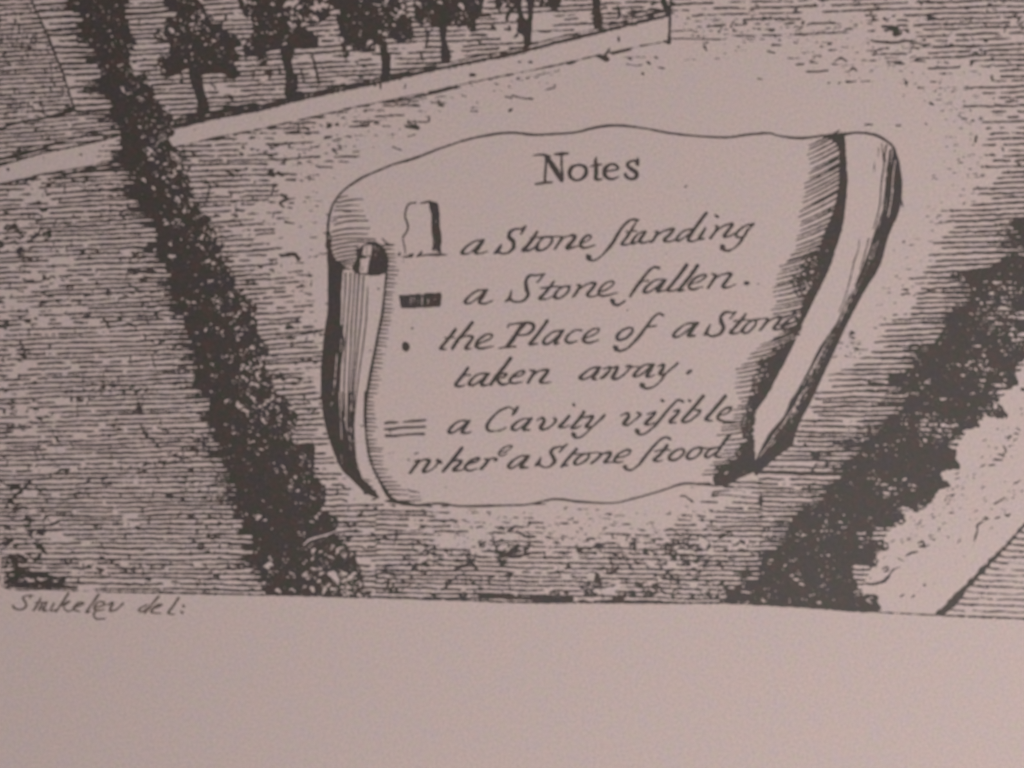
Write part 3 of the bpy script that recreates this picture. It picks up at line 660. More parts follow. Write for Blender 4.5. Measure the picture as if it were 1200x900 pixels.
c.strokes("135,360,9 165,352,8 200,345,4|125,388,10 170,378,11 220,370,10 275,368,6|118,410,9 160,408,8 200,403,9 250,402,6|108,434,8 150,432,9 200,436,9 290,434,3|100,476,8 150,470,11 220,465,10 290,468,8|"
          "95,497,8 120,488,9|108,518,9 150,504,10 220,494,10 305,493,8|95,560,10 150,546,11 220,538,10 315,538,8|92,588,9 150,577,11 220,570,10 305,572,8|88,612,10 150,601,11 230,597,10 350,602,9|"
          "95,640,10 150,628,11 210,618,10 270,616,10 350,620,12|95,668,10 150,652,11 200,645,10 250,642,12|105,692,10 150,680,11 200,670,10 235,668,9|110,712,9 160,702,11 235,690,10|120,735,10 170,724,11 228,714,10|"
          "135,752,9 180,738,10 225,735,8|150,762,8 190,752,8 215,752,6|165,435,12 200,440,12|80,560,8 88,600,10 84,660,16 90,720,24|150,770,20 200,775,8", 370, 160, 5, wmul=.2)
c.commit()
# short shading strokes right of the curl
c = Part("curl_shading", "short comb of shading strokes along the right side of the left curl", parent=SC, rough=.3)
r_ = np.random.default_rng(31)
cy = [285, 300, 320, 340, 368, 386, 408, 428, 450, 468, 480, 500, 520, 540, 557, 568, 578]
cxx = [450, 453, 453, 451, 448, 444, 440, 436, 432, 429, 428, 429, 430, 433, 440, 447, 454]
for y in np.arange(287, 584, 4.95):
    y2 = y + r_.uniform(-.6, .6)
    x = np.interp(y2, cy, cxx); ln = r_.uniform(8, 13.5) + (5 if y > 520 else 0) + (2 if y < 345 else 0)
    if y > 560: ln *= 1.4
    c.stroke([(x - .5, y2, 2.6), (x + ln * .45, y2 + r_.uniform(-.3, .3), 2.0), (x + ln, y2 + r_.uniform(-.2, .9), 1.0)])
c.strokes("448,280,2 455,286,2 462,287,1.4|478,574,1.6 484,576,2 492,577,1|480,582,1.6 493,582,1|465,588,4 480,587,2 494,586,1.4|455,532,.8 462,530,1|486,532,1.2 490,531|478,538,1.2|472,556,1.2|"
          "443,338,2 444,339|434,411,2.4|425,412,1.4|424,499,2.4|427,498,2|418,519,1.4")
c.commit()

# right curl, outer dark band
c = Part("right_curl", "long dark outer side of the curled right edge of the scroll", parent=SC, rough=.35)
c.fill([(1047, 172), (1051, 184), (1053, 194), (1055.6, 215), (1054, 240), (1048.5, 259), (1040, 281), (1031, 312), (1014, 340), (1002, 362), (990, 386), (976, 416), (960, 450), (950, 472), (940, 490), (932, 510), (928, 522), (910, 536),
        (892, 552), (886, 558), (882, 548), (886, 538), (900, 510), (918, 488), (926, 470), (934, 458), (948, 432), (960, 408), (974, 388), (986, 370), (999, 342), (1010, 314), (1018, 294), (1024, 274), (1031, 254), (1036, 229), (1038, 204), (1041, 186), (1044, 176)], 1.0)
c.strokes("975,160,7 985,250,10 990,300,10 975,400,9 962,560,9 938,660,8 920,720,7|955,180,5 952,260,4|925,290,7 925,350,6|1005,170,12 995,240,9 1000,280,8|1030,200,9 1020,290,12|1060,220,16 1075,280,14", 860, 140, 5.624, wmul=.2)
c.strokes("935,0,5 930,60,6 905,130,8 890,200,8 870,280,7 845,360,7 820,420,6 815,430,4|990,0,9 975,60,8 955,130,8 930,210,8 895,290,8 860,370,8 830,440,8 800,500,8 770,540,8", 820, 280, 5, wmul=.18)
c.strokes("150,40,7 100,110,8 60,180,8 20,240,7 5,262,5|30,205,4", 900, 450, 4, wmul=.22)
c.carve_strokes("1045,200,1.6 1035,290,.9|1065,270,1.1 1055,330,1.3 1045,420,1.3 1040,520,1.2 1025,600,1.3 1015,650,.8|1010,340,.8 990,480,.9|985,560,.8 965,650,1 950,720,.8|1000,520,.7 1000,600,.6|1060,400,.6 1050,480,.6", 860, 140, 5.624)
c.carve_strokes("1045,10,.9 1010,120,.8|985,60,1 960,140,1.1 925,220,1 880,320,.9|910,280,1.2 900,310,1|870,370,1 850,420,1 820,490,.8|860,380,.6 840,430,.6|770,560,.8 720,650,1 660,760,1 600,860,.8|740,620,.8 700,690,.9 650,790,.8|690,720,.6 640,820,.7|720,700,.5 690,760,.5", 820, 280, 5)
c.carve_strokes("170,30,1.1 130,95,1 90,160,1 60,200,.9 20,250,1|150,70,.7 120,120,.7|190,10,.7 160,60,.6|20,280,.8 5,300,.6", 900, 450, 4)
c.carve_strokes("440,350,1 400,410,1.2 370,450,1.2 350,475,.8|440,380,.6 410,420,.8|500,260,.8 520,220,.7|570,165,1.4 575,170,1", 820, 440, 5)
r_ = np.random.default_rng(91)
RE = np.array([(1055, 200), (1055, 225), (1054, 240), (1048.5, 259), (1040, 281), (1031, 312), (1014, 340), (1002, 362), (990, 386), (976, 416), (960, 450), (950, 472), (940, 490), (932, 510), (928, 522), (912, 534)], float)
LE = np.array([(1038, 200), (1036, 225), (1034, 240), (1030, 259), (1022, 281), (1011, 312), (1000, 340), (989, 362), (975, 386), (956, 416), (938, 450), (926, 470), (917, 488), (904, 506), (897, 520), (889, 535)], float)
c.flush()
for _ in range(40):
    f0 = r_.uniform(.16, .62); i0 = r_.integers(0, 12); n_ = r_.integers(2, 4)
    if 3 <= i0 <= 6 and f0 > .3: continue
    f0 = max(f0, .3) if i0 > 6 else f0
    pp = [(LE[i] * (1 - f0) + RE[i] * f0) for i in range(i0, i0 + n_ + 1)]
    wd_ = r_.uniform(.22, .5) * (1.3 if i0 < 3 else 1)
    c.stroke([(a, b, wd_ * (1 if 0 < k < n_ else .6)) for k, (a, b) in enumerate(pp)])
c.flush(carve=True)
c.commit()

# right inner shade
c = Part("inner_shading", "dark shade and hatching inside the right edge of the scroll", parent=SC, rough=.55)
c.fill([(962, 286), (952, 296), (940, 309), (930, 322), (927, 334), (933, 346), (939, 356), (938, 372), (946, 362), (958, 330), (966, 300)], 1.5, 2.5)
c.flush()
np.minimum(c.P, (.60 - (0.6 * vn(GX + .5 * GY, GY - .4 * GX, 2.6, 1.9, 61) + .4 * vn(GX, GY, 4, 3, 62))) * 9, out=c.P)
c.fill([(966, 160), (988, 158), (991.6, 184), (993, 211), (991.6, 236), (987, 268), (979, 293), (974, 310), (963, 334), (952, 356), (940, 380), (935, 392), (929, 392), (935, 376), (941, 362), (946, 348), (951, 332), (955, 316),
        (958, 302), (961, 289), (966, 273), (974, 254), (978, 240), (982.5, 220), (983.5, 193), (981, 170)], 1.0, .5)
c.flush(); keep = c.P.copy(); c.P[:] = -3
c.fill([(930, 396), (916, 402), (902, 411), (891, 421), (883, 436), (880, 450), (878, 466), (872, 484), (868, 500), (870, 514), (862, 530), (848, 540), (836, 552), (850, 565), (880, 545), (884, 500), (900, 440), (930, 402)], 1.5, 1.5)
np.minimum(c.P, (.57 - (0.6 * vn(GX + .5 * GY, GY - .4 * GX, 2.6, 1.8, 63) + .4 * vn(GX, GY, 4, 3, 64))) * 9, out=c.P)
np.maximum(c.P, keep, out=c.P)
c.fill([(934, 394), (925, 401), (913, 410), (904, 420), (896, 436), (890, 450), (886, 464), (881, 480), (876, 492), (877, 505), (879, 516), (873, 527), (864, 536), (853, 545), (840, 554), (835, 561), (840, 569), (852, 569), (866, 561), (876, 557),
        (884, 551), (885, 535), (883, 515), (877, 501), (875, 495), (887, 480), (900, 462), (908, 447), (916, 432), (925, 414), (933, 398)], 1.0, .5)
r_ = np.random.default_rng(41)
def fan(ylist, ly, lx, ry_, rx_, sy, sv, curve=0.7, w0=1.5, w1=2.6):
    for y in ylist:
        y = y + r_.uniform(-.7, .7)
        xl = np.interp(y, ly, lx) + r_.uniform(-2.5, 2.5); sl = np.interp(y, sy, sv)
        xr = xl + 1
        for _ in range(3):
            xr = np.interp(y - sl * (xr - xl), ry_, rx_) + 3
        xm = (xl + xr) / 2
        c.stroke([(xl, y, w0), (xm, y - sl * (xm - xl) + curve, (w0 + w1) / 2 + .2), (xr, y - sl * (xr - xl), w1)])
fan(np.arange(170, 306, 5.6), [165, 177, 200, 210, 225, 240, 257, 270, 285, 298, 306], [948, 946, 950, 946, 944, 941, 937, 937, 933, 930, 924],
    [150, 170, 193, 220, 240, 254, 273, 291, 300], [980, 981, 983, 982, 978, 974, 966, 957, 948], [165, 250, 280, 306], [.50, .52, .42, .34])
fan(np.arange(307, 378, 5.1), [305, 315, 323, 330, 337, 346, 355, 362, 370, 378], [922, 914, 909, 912, 903, 908, 910, 905, 906, 910],
    [290, 300, 314, 326, 340, 352, 362, 376], [961, 956, 948, 942, 942, 943, 942, 937], [305, 340, 378], [.34, .26, .18])
fan([404, 409, 415, 421, 427, 433, 438, 443, 449, 455, 461, 466, 471, 476, 481, 486, 491, 496, 501, 505, 510, 516, 521, 527, 532, 537, 542, 546, 551, 556],
    [403, 410, 416, 424, 434, 440, 446, 455, 466, 471, 480, 490, 499, 504, 509, 516, 526, 536, 546, 556], [893, 884, 878, 873, 860, 864, 864, 859, 864, 868, 860, 858, 844, 847, 840, 850, 852, 842, 830, 821],
    [394, 401, 410, 420, 436, 450, 464, 480, 492, 505, 518, 528, 537, 545, 553], [934, 924, 912, 902, 893, 889, 887, 882, 878, 879, 881, 876, 868, 858, 844], [400, 430, 470, 556], [.40, .24, .20, .12], 1.0)
fan([381, 386, 391, 396, 400], [378, 386, 404], [912, 916, 902], [370, 404], [938, 932], [378, 404], [.25, .4])
c.strokes("915,375,1 925,370,1.6 938,362,2|918,386,1 930,384,2")
dots = [(946 + r_.uniform(0, 1) * 24, 292 + r_.uniform(0, 1) * 50) for _ in range(16)]
dots = [(x - (y - 292) * .35 + 4, y, r_.uniform(.35, .75)) for x, y in dots]
c.carve_discs(dots)
c.carve_discs([(x, y, r_.uniform(.3, .6)) for x, y in zip(r_.uniform(895, 905, 14), r_.uniform(430, 450, 14))])
c.carve_strokes("945,331,1 946,338,1.2 943,344,.9|850,555,1.6 853,553,1.6|872,553,1.2|875,556,1|861,548,1")
c.commit()

# ================================================================= lettering and symbols
def word(text, name="printed_word", parent=None, mat=None, wm=1.0, rough=.35):
    return Part(name, text, parent=SC if parent is None else parent, mat=mat, rough=.5)
# heading
p = word("heading word Notes in upright capitals and small letters")
R = (615, 170, 8)
p.strokes("80,98,1.6 130,92,2.6 190,92,3 235,108,3|197,100,3 198,180,3 192,260,3.2 190,350,3|205,110,4 240,165,6 290,240,7 345,330,4.5|350,335,3 352,290,4 345,200,3 345,90,3|278,86,2.2 310,86,3.4 350,82,4 405,78,2.6|100,368,2.4 180,354,3 255,350,2.6|"
          "500,187,2.4 445,205,4 420,250,5 430,300,4.6 475,330,3.4 520,325,3 565,285,5 578,240,5 560,205,4.4 520,187,3 485,188,2.4|"
          "672,112,1.6 662,150,4 668,190,5 670,260,5 668,318,4.4 725,320,2.2|612,202,1.6 660,188,3 718,183,2.4|"
          "765,246,2.4 820,238,2.4 872,222,3 855,188,3.6 810,180,3 765,205,4.6 745,250,5.4 762,298,4.6 810,320,3.2 850,312,2.4 886,294,1.4|"
          "1062,118,1.6 1058,150,4 1055,180,4.6|1055,155,4.6 1010,148,3 970,168,3.6 965,200,4 1010,232,5 1045,262,5.2 1045,300,4.4 1000,320,3.4 955,300,4 942,275,3.8", *R)
p.commit()
WORDS = [
 # label, region, strokes
 ("word a before Stone in the first note", (530, 250, 7.5),
  "262,238,2 200,245,2 130,290,2.6 90,335,3.4 88,352,3.2 150,350,2 215,295,2 262,242,3|275,235,3.4 240,290,3.8 205,340,4 235,356,2.2 310,335,1.6"),
 ("word Stone in the first note line", (530, 250, 7.5),
  "368,352,2 400,330,4.6 432,275,2|398,335,3.6 440,354,2.2 500,342,2.6 540,295,4 535,245,4.6 502,210,4.6 510,165,3.8 560,137,2.4 610,137,2.4 648,112,2.2|638,130,2 605,180,2.4|"
  "748,160,2.2 720,205,3.6 665,280,3.8 620,325,3.6 680,325,2.6 720,300,1.6|690,215,1.8 780,212,2 870,205,2 955,205,1.8|810,212,2 765,250,2.6 742,310,4.6 785,325,2.4 845,290,2.4 880,235,2.6 860,207,2|"
  "950,205,2.4 965,218,3.2 930,270,3 900,315,2.6|960,222,1.8 1020,200,2 1080,198,3.4 1058,245,3.8 1008,305,4.2 1060,300,2 1110,285,1.6|"
  "1130,265,2 1180,245,1.8 1220,210,2 1200,190,2.4 1160,215,3 1130,260,3.6 1140,298,3.4 1190,300,2.2 1255,278,1.6"),
 ("word standing, begun with a long s", (680, 245, 5.714),
  "385,75,3.4 350,70,2.6 310,92,2.6 265,145,3.2 215,230,3.6 165,290,2.6 120,332,2 80,345,2.6 50,328,4.4|50,315,4 62,322,4.6|"
  "372,90,1.8 350,130,3 310,190,3.4 278,235,3 320,236,2 345,222,1.4|308,150,1.8 380,148,1.8|430,147,2 390,165,2 355,205,3 345,228,3.4 375,226,2 420,182,2 440,152,2.4|435,150,3 398,215,3.6 430,225,2 470,212,1.6|"
  "500,150,1.8 518,158,3.2 490,205,3 472,225,2.4|505,180,1.8 560,147,2 625,133,3.2 602,168,3.2 562,208,3.6 590,218,2.2 640,205,1.8|"
  "745,133,2 690,150,2.2 645,198,3 660,212,2.6 730,165,2 755,130,2|843,28,3.6 800,85,3.8 750,155,3.6 722,207,3.4 760,216,2 795,198,1.8|"
  "838,128,2.4 815,165,3.2 795,200,3 830,198,1.6|905,42,2.6 918,52,3.2|"
  "905,112,1.8 918,124,3 895,165,3 870,195,3|905,155,1.8 955,115,2 1018,100,3.2 990,145,3.2 962,182,3.6 1000,182,2 1045,155,1.6|"
  "1162,98,2.2 1100,115,2.2 1055,150,3 1045,182,3 1085,185,2 1130,135,2 1155,105,2.4|1125,135,2.8 1075,215,3 1030,262,2 985,280,2.8 948,264,4|948,248,4 962,250,3.4"),
 ("word a before Stone in the second note", (535, 310, 6.316),
  "222,190,2 160,192,2 100,230,2.6 62,278,3.4 100,286,2 170,238,2 210,195,2|225,188,3 188,245,3.8 168,278,3.6 205,290,2.2 268,268,1.6"),
 ("word Stone in the second note line", (535, 310, 6.316),
  "358,275,1.6 388,255,3.6 408,192,1.8|388,255,3.2 440,277,2.4 500,264,2.8 530,220,4 518,180,4.4 515,120,3.6 545,80,3 590,80,2.2 652,70,2|642,80,2 598,132,2.2|"
  "722,125,2 695,162,3.2 650,215,3.4 615,252,3.4 660,256,2.2 705,238,1.6|622,177,1.8 700,165,2.2 770,165,1.8 845,155,1.8|790,165,2 750,192,2.4 725,238,3.8 760,250,2.4 812,215,2.4 835,172,2.8 800,158,2|"
  "895,150,2.2 915,160,3.2 880,218,3.2 858,242,2.4|902,190,1.8 960,148,2 1027,138,3.2 1002,180,3.2 968,225,3.6 1005,238,2.2 1065,220,1.6|"
  "1075,202,2 1140,168,2 1165,130,2.4 1120,130,2.4 1070,170,3 1055,212,3.4 1090,233,2.6 1192,208,1.4"),
 ("word fallen in the second note line", (710, 305, 6.667),
  "415,62,3.2 380,53,2.6 340,80,2.8 290,140,3.4 230,220,3.6 190,282,2.8|150,318,2.2 100,348,3 60,342,3.2 48,318,4|45,310,4 60,320,4|255,165,1.8 330,160,2|"
  "460,150,2 390,155,2 330,197,2.8 297,242,3.6 330,252,2.4 400,207,2 452,157,2.4|465,155,3 428,210,3.6 402,240,3.6 440,240,2 485,225,1.6|632,36,4 580,110,3.8 520,185,3.6 480,234,3.4 530,238,2 560,225,1.6|"
  "717,40,4 665,115,3.8 605,190,3.6 570,238,3.4 612,232,1.8|660,190,2 740,160,2 785,120,2.4 750,115,2.4 690,145,3 650,200,3.4 672,228,3 755,208,1.6|"
  "830,107,2.2 857,118,3.4 830,170,3.2 798,216,3|848,145,1.8 910,112,2 978,105,3.4 952,150,3.6 912,205,3.8 955,213,2.2 1012,188,1.4|1092,180,4.4 1108,180,4.4|1186,185,1.6 1190,187,1.6"),
 ("word the opening the third note line", (505, 370, 7.5),
  "217,120,3.4 172,180,3.4 122,240,3.4 85,290,3.4 130,296,2|120,195,1.6 205,192,1.8|362,62,4 310,130,3.6 240,210,3.6 188,287,3.4|240,212,2 300,180,2 367,185,3 347,225,3.2 305,285,3.6 352,290,1.8|"
  "380,278,1.4 440,238,2 520,203,2 537,168,2.4 490,165,2.4 430,205,3 400,252,3.6 430,288,3 552,266,1.4"),
 ("word Place in the third note line", (505, 370, 7.5),
  "672,92,1.8 700,76,1.8 780,66,2.4 850,60,2.8 900,80,3.6 895,125,3.6 840,165,2.6 770,172,2|675,90,1.6 678,106,1.2|822,70,4.6 770,130,4.6 712,220,4.6 670,268,4|600,286,1.6 660,277,2.4 742,270,2.4|"
  "1022,46,3.8 970,120,3.6 910,200,3.4 870,250,3.6 935,246,1.8"),
 ("", (590, 365, 6.316),
  "440,140,2.4 370,152,2 315,192,2.8 295,230,3.6 330,240,2.4 390,192,2 430,147,2.4|443,140,3 402,200,3.6 380,237,3.6 412,236,1.8|"
  "578,140,2.4 530,140,2 480,175,2.6 460,215,3.4 490,233,3 548,220,1.4|600,200,2 680,167,2 707,130,2.4 660,133,2.4 610,170,3 590,213,3.6 630,233,2.8 707,210,1.4"),
 ("word of in the third note line", (590, 365, 6.316),
  "930,120,2 880,140,2.6 840,185,3.6 855,212,3 910,195,2.8 955,148,3 945,120,2.4 918,120,2|1182,28,3 1150,16,2.6 1110,45,2.6 1060,110,3 1000,190,3.4 930,262,2.6 870,292,2.8 828,282,3.6|820,262,3.6 838,268,3.6|1050,118,1.8 1130,106,2.2"),
 ("word a before Stone in the third note", (770, 355, 6.667),
  "315,155,2.4 230,165,2 160,212,2.8 127,258,3.4 170,262,2.2 240,212,2 300,162,2.4|320,157,3 272,215,3.6 243,255,3.8 300,256,1.8"),
 ("word Stone running into the shaded scroll edge", (770, 355, 6.667),
  "415,170,1.8 385,230,3.6 370,248,2.8|388,243,3.4 430,260,2.6 490,242,3 520,195,4 502,150,4.4 500,105,3.6 540,70,3 580,77,2.2 617,70,2|607,80,2 570,125,2|"
  "692,88,2.4 660,132,3.4 605,195,3.4 573,233,3.4 625,237,2 655,218,1.6|598,142,1.8 680,136,2 760,131,1.8 858,121,1.8|745,138,2 702,165,2.4 665,218,3.6 700,236,2.4 755,190,2.4 775,145,2.4 740,133,2|"
  "855,120,2.4 867,135,3.2 832,180,3 803,212,2.4|850,160,1.8 910,120,2 970,110,3.4 947,150,3.4 912,200,3.4 950,206,2 995,188,1.4|1000,182,2 1065,152,2 1097,113,2.4 1055,115,2.4 1005,150,3 975,193,3.4 1005,208,2.8 1085,186,1.6"),
 ("word taken in the fourth note line", (525, 415, 8),
  "187,130,3.2 147,190,3.6 97,250,3.6 70,290,3.4 115,303,2.4 158,290,1.6|118,200,1.8 207,196,2|375,180,2.4 290,187,2 230,230,2.8 197,283,3.6 240,290,2.4 320,237,2 368,187,2.4|380,182,3 342,235,3.6 312,285,3.8 360,291,2 402,275,1.8|"
  "587,38,4 535,110,3.8 460,200,3.8 400,287,3.4|460,212,2 520,180,2.4 548,190,3 520,215,2.4 470,222,2|460,225,3 492,280,3.6 550,280,2 590,265,1.6|"
  "620,215,2 690,197,2 717,160,2.4 670,162,2.4 610,205,3 580,248,3.6 610,273,2.8 692,262,1.6|770,152,2.2 812,163,3.6 782,215,3.4 750,268,3.2|802,197,1.8 860,157,2 938,150,3.4 907,200,3.6 865,255,3.8 900,271,2.2 962,262,1.4"),
 ("word away in the fourth note line", (670, 415, 8),
  "263,123,2.4 190,132,2 115,180,2.8 77,222,3.8 120,234,2.2 190,197,1.8 252,132,2.4|265,125,3 227,185,3.4 197,230,3.6 238,236,1.8|298,137,1.8 365,123,2.4 342,170,3.2 292,218,3.6 265,224,1.8|"
  "380,132,1.8 432,120,3 412,165,3.8 385,220,4.4 412,234,2.8 470,207,2.2 530,152,2.2 552,112,3 520,110,2.4 512,128,1.8|540,117,2 640,122,1.8|"
  "768,97,2.4 690,100,2 620,150,2.8 582,203,3.8 620,207,2.2 690,162,2 747,107,2.4|770,98,3 732,160,3.6 702,202,3.8 740,210,2.2 778,194,1.4|"
  "805,118,1.8 862,97,3 852,140,3.8 825,185,4 870,186,2.2 940,132,2.4 993,86,3.2|882,180,2.4 840,242,2.2 792,290,2 740,317,2.6 690,320,3 655,300,4|655,285,4.4 680,287,3|1085,180,3.2 1115,157,3.6"),
 ("word a before Cavity in the fifth note", (445, 470, 8),
  "840,190,2.4 760,186,2 690,225,2.8 647,288,3.6 690,294,2.2 770,242,2 822,192,2.4|840,188,3 802,240,3.6 772,290,3.8 812,301,2.2 853,290,1.6"),
 ("word Cavity in the fifth note line", (560, 465, 7.5),
  "357,93,2.4 320,112,2 270,93,2.2 190,125,2.4 120,190,3 80,258,3.8 95,296,3 150,303,2 210,290,1.8 248,267,1.2|347,93,3 325,130,4 300,163,1.8|"
  "468,193,2.4 400,195,2 340,227,2.8 300,275,3.8 340,292,2.2 400,252,2 452,202,2.4|470,190,3 432,240,3.6 402,285,3.8 455,291,1.8|520,207,1.8 567,185,3 582,215,4 550,275,4.2 590,287,2.4 650,252,2.2 687,205,3 668,188,2.6|"
  "802,168,3.2 760,220,3.4 715,265,3.4 760,269,2 802,253,1.6|840,66,3 848,78,2.6|932,133,3.8 895,190,3.6 850,240,3.4 825,272,3.4 870,271,2 907,253,1.6|890,187,1.8 950,178,1.8|"
  "935,182,2 1012,169,3 987,215,3.4 950,262,3.8 1000,263,2 1060,217,2.4 1112,163,3.2|1002,265,2.4 950,320,2 900,357,2.2 858,360,3 838,340,4.2|835,325,4 852,330,3.6"),
 ("word visible, spelt with a long s", (715, 455, 7.5),
  "92,243,1.6 150,218,3 162,250,4 120,312,4.2 160,320,2.2 220,277,2 267,230,3 238,213,2.6|328,228,1.8 400,208,2.4 367,250,3.4 310,310,3.6 345,320,2 383,303,1.6|455,106,3.4 466,112,3.4|"
  "642,117,3 600,103,2.6 560,135,2.8 500,200,3.2 440,275,3.4 370,352,2.6 310,397,2 260,405,2.8 235,385,4|232,370,4.2 248,375,4|555,203,1.8 610,193,2.4 582,235,3.2 525,295,3.6 578,302,1.8|694,106,2.8 702,112,2.8|"
  "817,70,4 760,140,3.8 690,220,3.6 635,285,3.6 670,299,2.6 740,257,2.2 793,200,3 748,192,2|1012,70,4 950,145,3.8 885,220,3.6 840,275,3.4 898,285,1.8|960,242,2 1040,212,2 1063,168,2.8 1010,180,2.4 960,225,3 945,265,3.4 1000,292,2.6 1092,292,1.6"),
 ("word where, its last letter raised", (475, 515, 7.5),
  "80,192,1.6 118,184,3 87,235,3.6 42,293,3.2|95,227,1.8 150,182,2 213,184,3.6 187,230,3.6 160,280,4.2 200,282,2 260,242,1.8 292,200,2.4|283,182,3.6 302,195,4 320,208,1.8|"
  "497,78,4 440,150,3.8 375,230,3.6 333,278,3.4|375,227,1.8 440,187,2 493,190,3.4 467,225,3.4 425,268,3.8 480,273,2 522,260,1.6|540,217,2 620,197,2 652,165,2.4 610,168,2.4 560,200,3 525,248,3.6 560,273,2.6 628,260,1.4|"
  "698,172,1.8 728,180,3.2 702,220,3.4 668,257,3.6|712,207,1.8 755,167,2.2 802,172,3 785,190,2|833,116,1.3 900,97,1.4 940,58,2.0 893,60,1.6 845,90,2.2 822,126,2.6 848,143,2.0 897,122,1.2|92,122,1.4 104,120,1.2|28,178,1.6 34,182,1.4"),
 ("word a before Stone in the last note", (475, 515, 7.5),
  "1083,143,2.4 1010,147,2 940,192,2.8 907,238,3.6 940,252,2.2 1010,207,2 1068,152,2.4|1085,145,3 1047,195,3.6 1017,243,3.8 1078,248,1.8"),
 ("word Stone in the last note line", (620, 510, 9.23),
  "62,332,1.6 100,305,4.2 128,237,1.8|98,310,3.6 170,347,2 240,327,2.8 277,277,4.2 252,222,4.2 235,185,3.6 270,140,3 330,125,2.2 370,125,2.2 410,98,2.4|385,118,2.6 330,183,2.4|"
  "513,150,3.2 470,200,3.4 400,280,3.4 352,342,3.2|350,340,2 418,320,1.8|480,200,1.8 560,205,2 650,195,1.8 755,188,1.8|605,203,1.8 542,235,2.6 490,298,3.6 530,316,2.4 612,275,2.6 650,222,2.4 618,195,1.8|"
  "745,190,2 782,203,3 737,255,3 677,303,3|748,237,1.8 800,202,2 883,188,3.4 867,235,3.4 820,290,3.6 870,291,1.8 925,290,1.6|950,247,1.8 1060,217,2 1098,163,2.4 1030,168,2.4 960,213,3 925,268,3.4 950,293,2.6 1014,288,1.4"),
 ("word stood, begun with a long s", (725, 500, 7.5),
  "452,107,3.2 410,93,2.6 360,120,2.6 300,182,3 230,267,3.6 180,332,2.8 120,377,2.2 70,377,3 52,355,3.8|50,350,3.6 64,350,3.4|427,163,3.6 390,215,3.4 340,267,3.4 308,295,3.4 355,304,2 388,290,1.4|318,217,1.8 380,205,2 452,205,2|"
  "565,193,1.8 500,210,2.6 445,265,3.8 465,295,3 530,277,2.6 577,220,3 553,191,2|712,180,1.8 650,200,2.6 600,255,3.8 620,284,3 680,267,2.6 727,212,3 703,178,2|720,180,1.8 780,192,1.8 885,177,1.8|"
  "865,183,2 800,205,2.4 760,253,3.6 790,269,2.6 850,227,2|977,72,4 925,135,3.6 885,200,3.4 850,258,3.4 905,268,1.8"),
]
cur = None
for lab, reg_, st in WORDS:
    if lab:
        if cur: cur.commit()
        cur = word(lab)
    cur.strokes(st, reg_[0], reg_[1], reg_[2], wmul=1.14)
cur.commit()

p = Part("standing_stone_symbol", "outline of an upright stone shaded black on its right", parent=SC, rough=.35)
p.fill([(520, 112), (560, 120), (612, 135), (622, 165), (636, 250), (642, 330), (640, 420), (655, 500), (664, 590), (655, 680), (650, 772), (620, 745), (590, 742), (548, 745), (548, 690), (552, 620), (548, 560), (534, 480), (534, 380), (535, 280), (512, 210), (505, 150)], .8, 0, True, 455, 225, 10.588)
p.strokes("342,132,2.4 290,138,2 248,160,2.4 222,215,2.4 210,270,2.4 215,330,2.4 240,395,2.6 245,440,2.6 225,500,2.4 185,560,2.2 190,620,1.8 205,690,1.8 212,765,1.6|388,142,1.2 440,132,2.2 500,122,3 520,125,3.4|"
          "165,810,1.2 230,806,2.4 300,795,2.6|260,790,3 312,768,2|345,806,1.4 440,785,2 520,778,2.6 600,780,3.6 660,778,2.8 735,782,1.4|372,790,3 415,745,2.8|128,785,2.6 145,765,2.8|186,856,1.6 192,856,1.4", 455, 225, 10.588)
p.carve_strokes("590,360,.8 595,365,.8|570,520,.6 575,530,.6|560,560,.5 640,560,.4|565,610,.5 590,612,.5|580,655,.8 590,660,.6|555,740,.8 600,722,1", 455, 225, 10.588)
p.commit()
p = Part("fallen_stone_symbol", "black bar with fine pale upright strokes standing for a fallen stone", parent=SC, rough=.35)
p.fill([(122, 160), (250, 152), (430, 136), (622, 128), (624, 200), (612, 297), (450, 303), (290, 312), (148, 312), (136, 240)], .75, 0, False, 455, 330, 10)
p.carve_strokes("265,190,.9 260,275,.8|300,185,.9 305,270,.9|350,200,.8 350,265,.7|398,180,1.2 395,270,1.1|465,195,.8 468,260,1|385,155,1 420,150,.8|545,185,.7 550,230,.5|180,190,.5 180,260,.4|590,210,.4 585,270,.4|510,200,.4 510,240,.4", 455, 330, 10)
p.commit()
p = Part("missing_stone_dot", "single round black dot before the third note line", parent=SC, rough=.4)
p.fill([(195, 700), (235, 715), (250, 760), (238, 812), (200, 822), (168, 800), (160, 755), (170, 715)], .75, 0, True, 455, 330, 10)
p.strokes("275,550,2 290,548,1.8", 455, 330, 10)
p.commit()
p = Part("cavity_symbol", "three short level bars before the fifth note line", parent=SC, rough=.4)
p.strokes("50,208,2.6 90,200,3.4 130,202,3 178,200,1.6|215,197,1.6 300,189,3 380,184,2.8 435,178,2|52,264,3 120,262,3.4 200,250,2.8 330,245,3 425,242,2.8|60,325,3.4 130,327,3.4 180,322,2.4 300,312,2.8 415,308,3.4|90,285,1.2 110,290,1", 445, 470, 8)
p.commit()
p = Part("ink_speck", "tiny stray specks of ink inside the scroll", parent=SC, kind='stuff')
r_ = np.random.default_rng(77)
for _ in range(26):
    x, y = r_.uniform(470, 880), r_.uniform(175, 575)
    p.add([(x, y, r_.uniform(.35, .7))])
p.strokes("735,363,1.6 736,364,1.4|803,219,2 805,218,1.6|870,205,1.2|523,571,1.6")
p.commit()

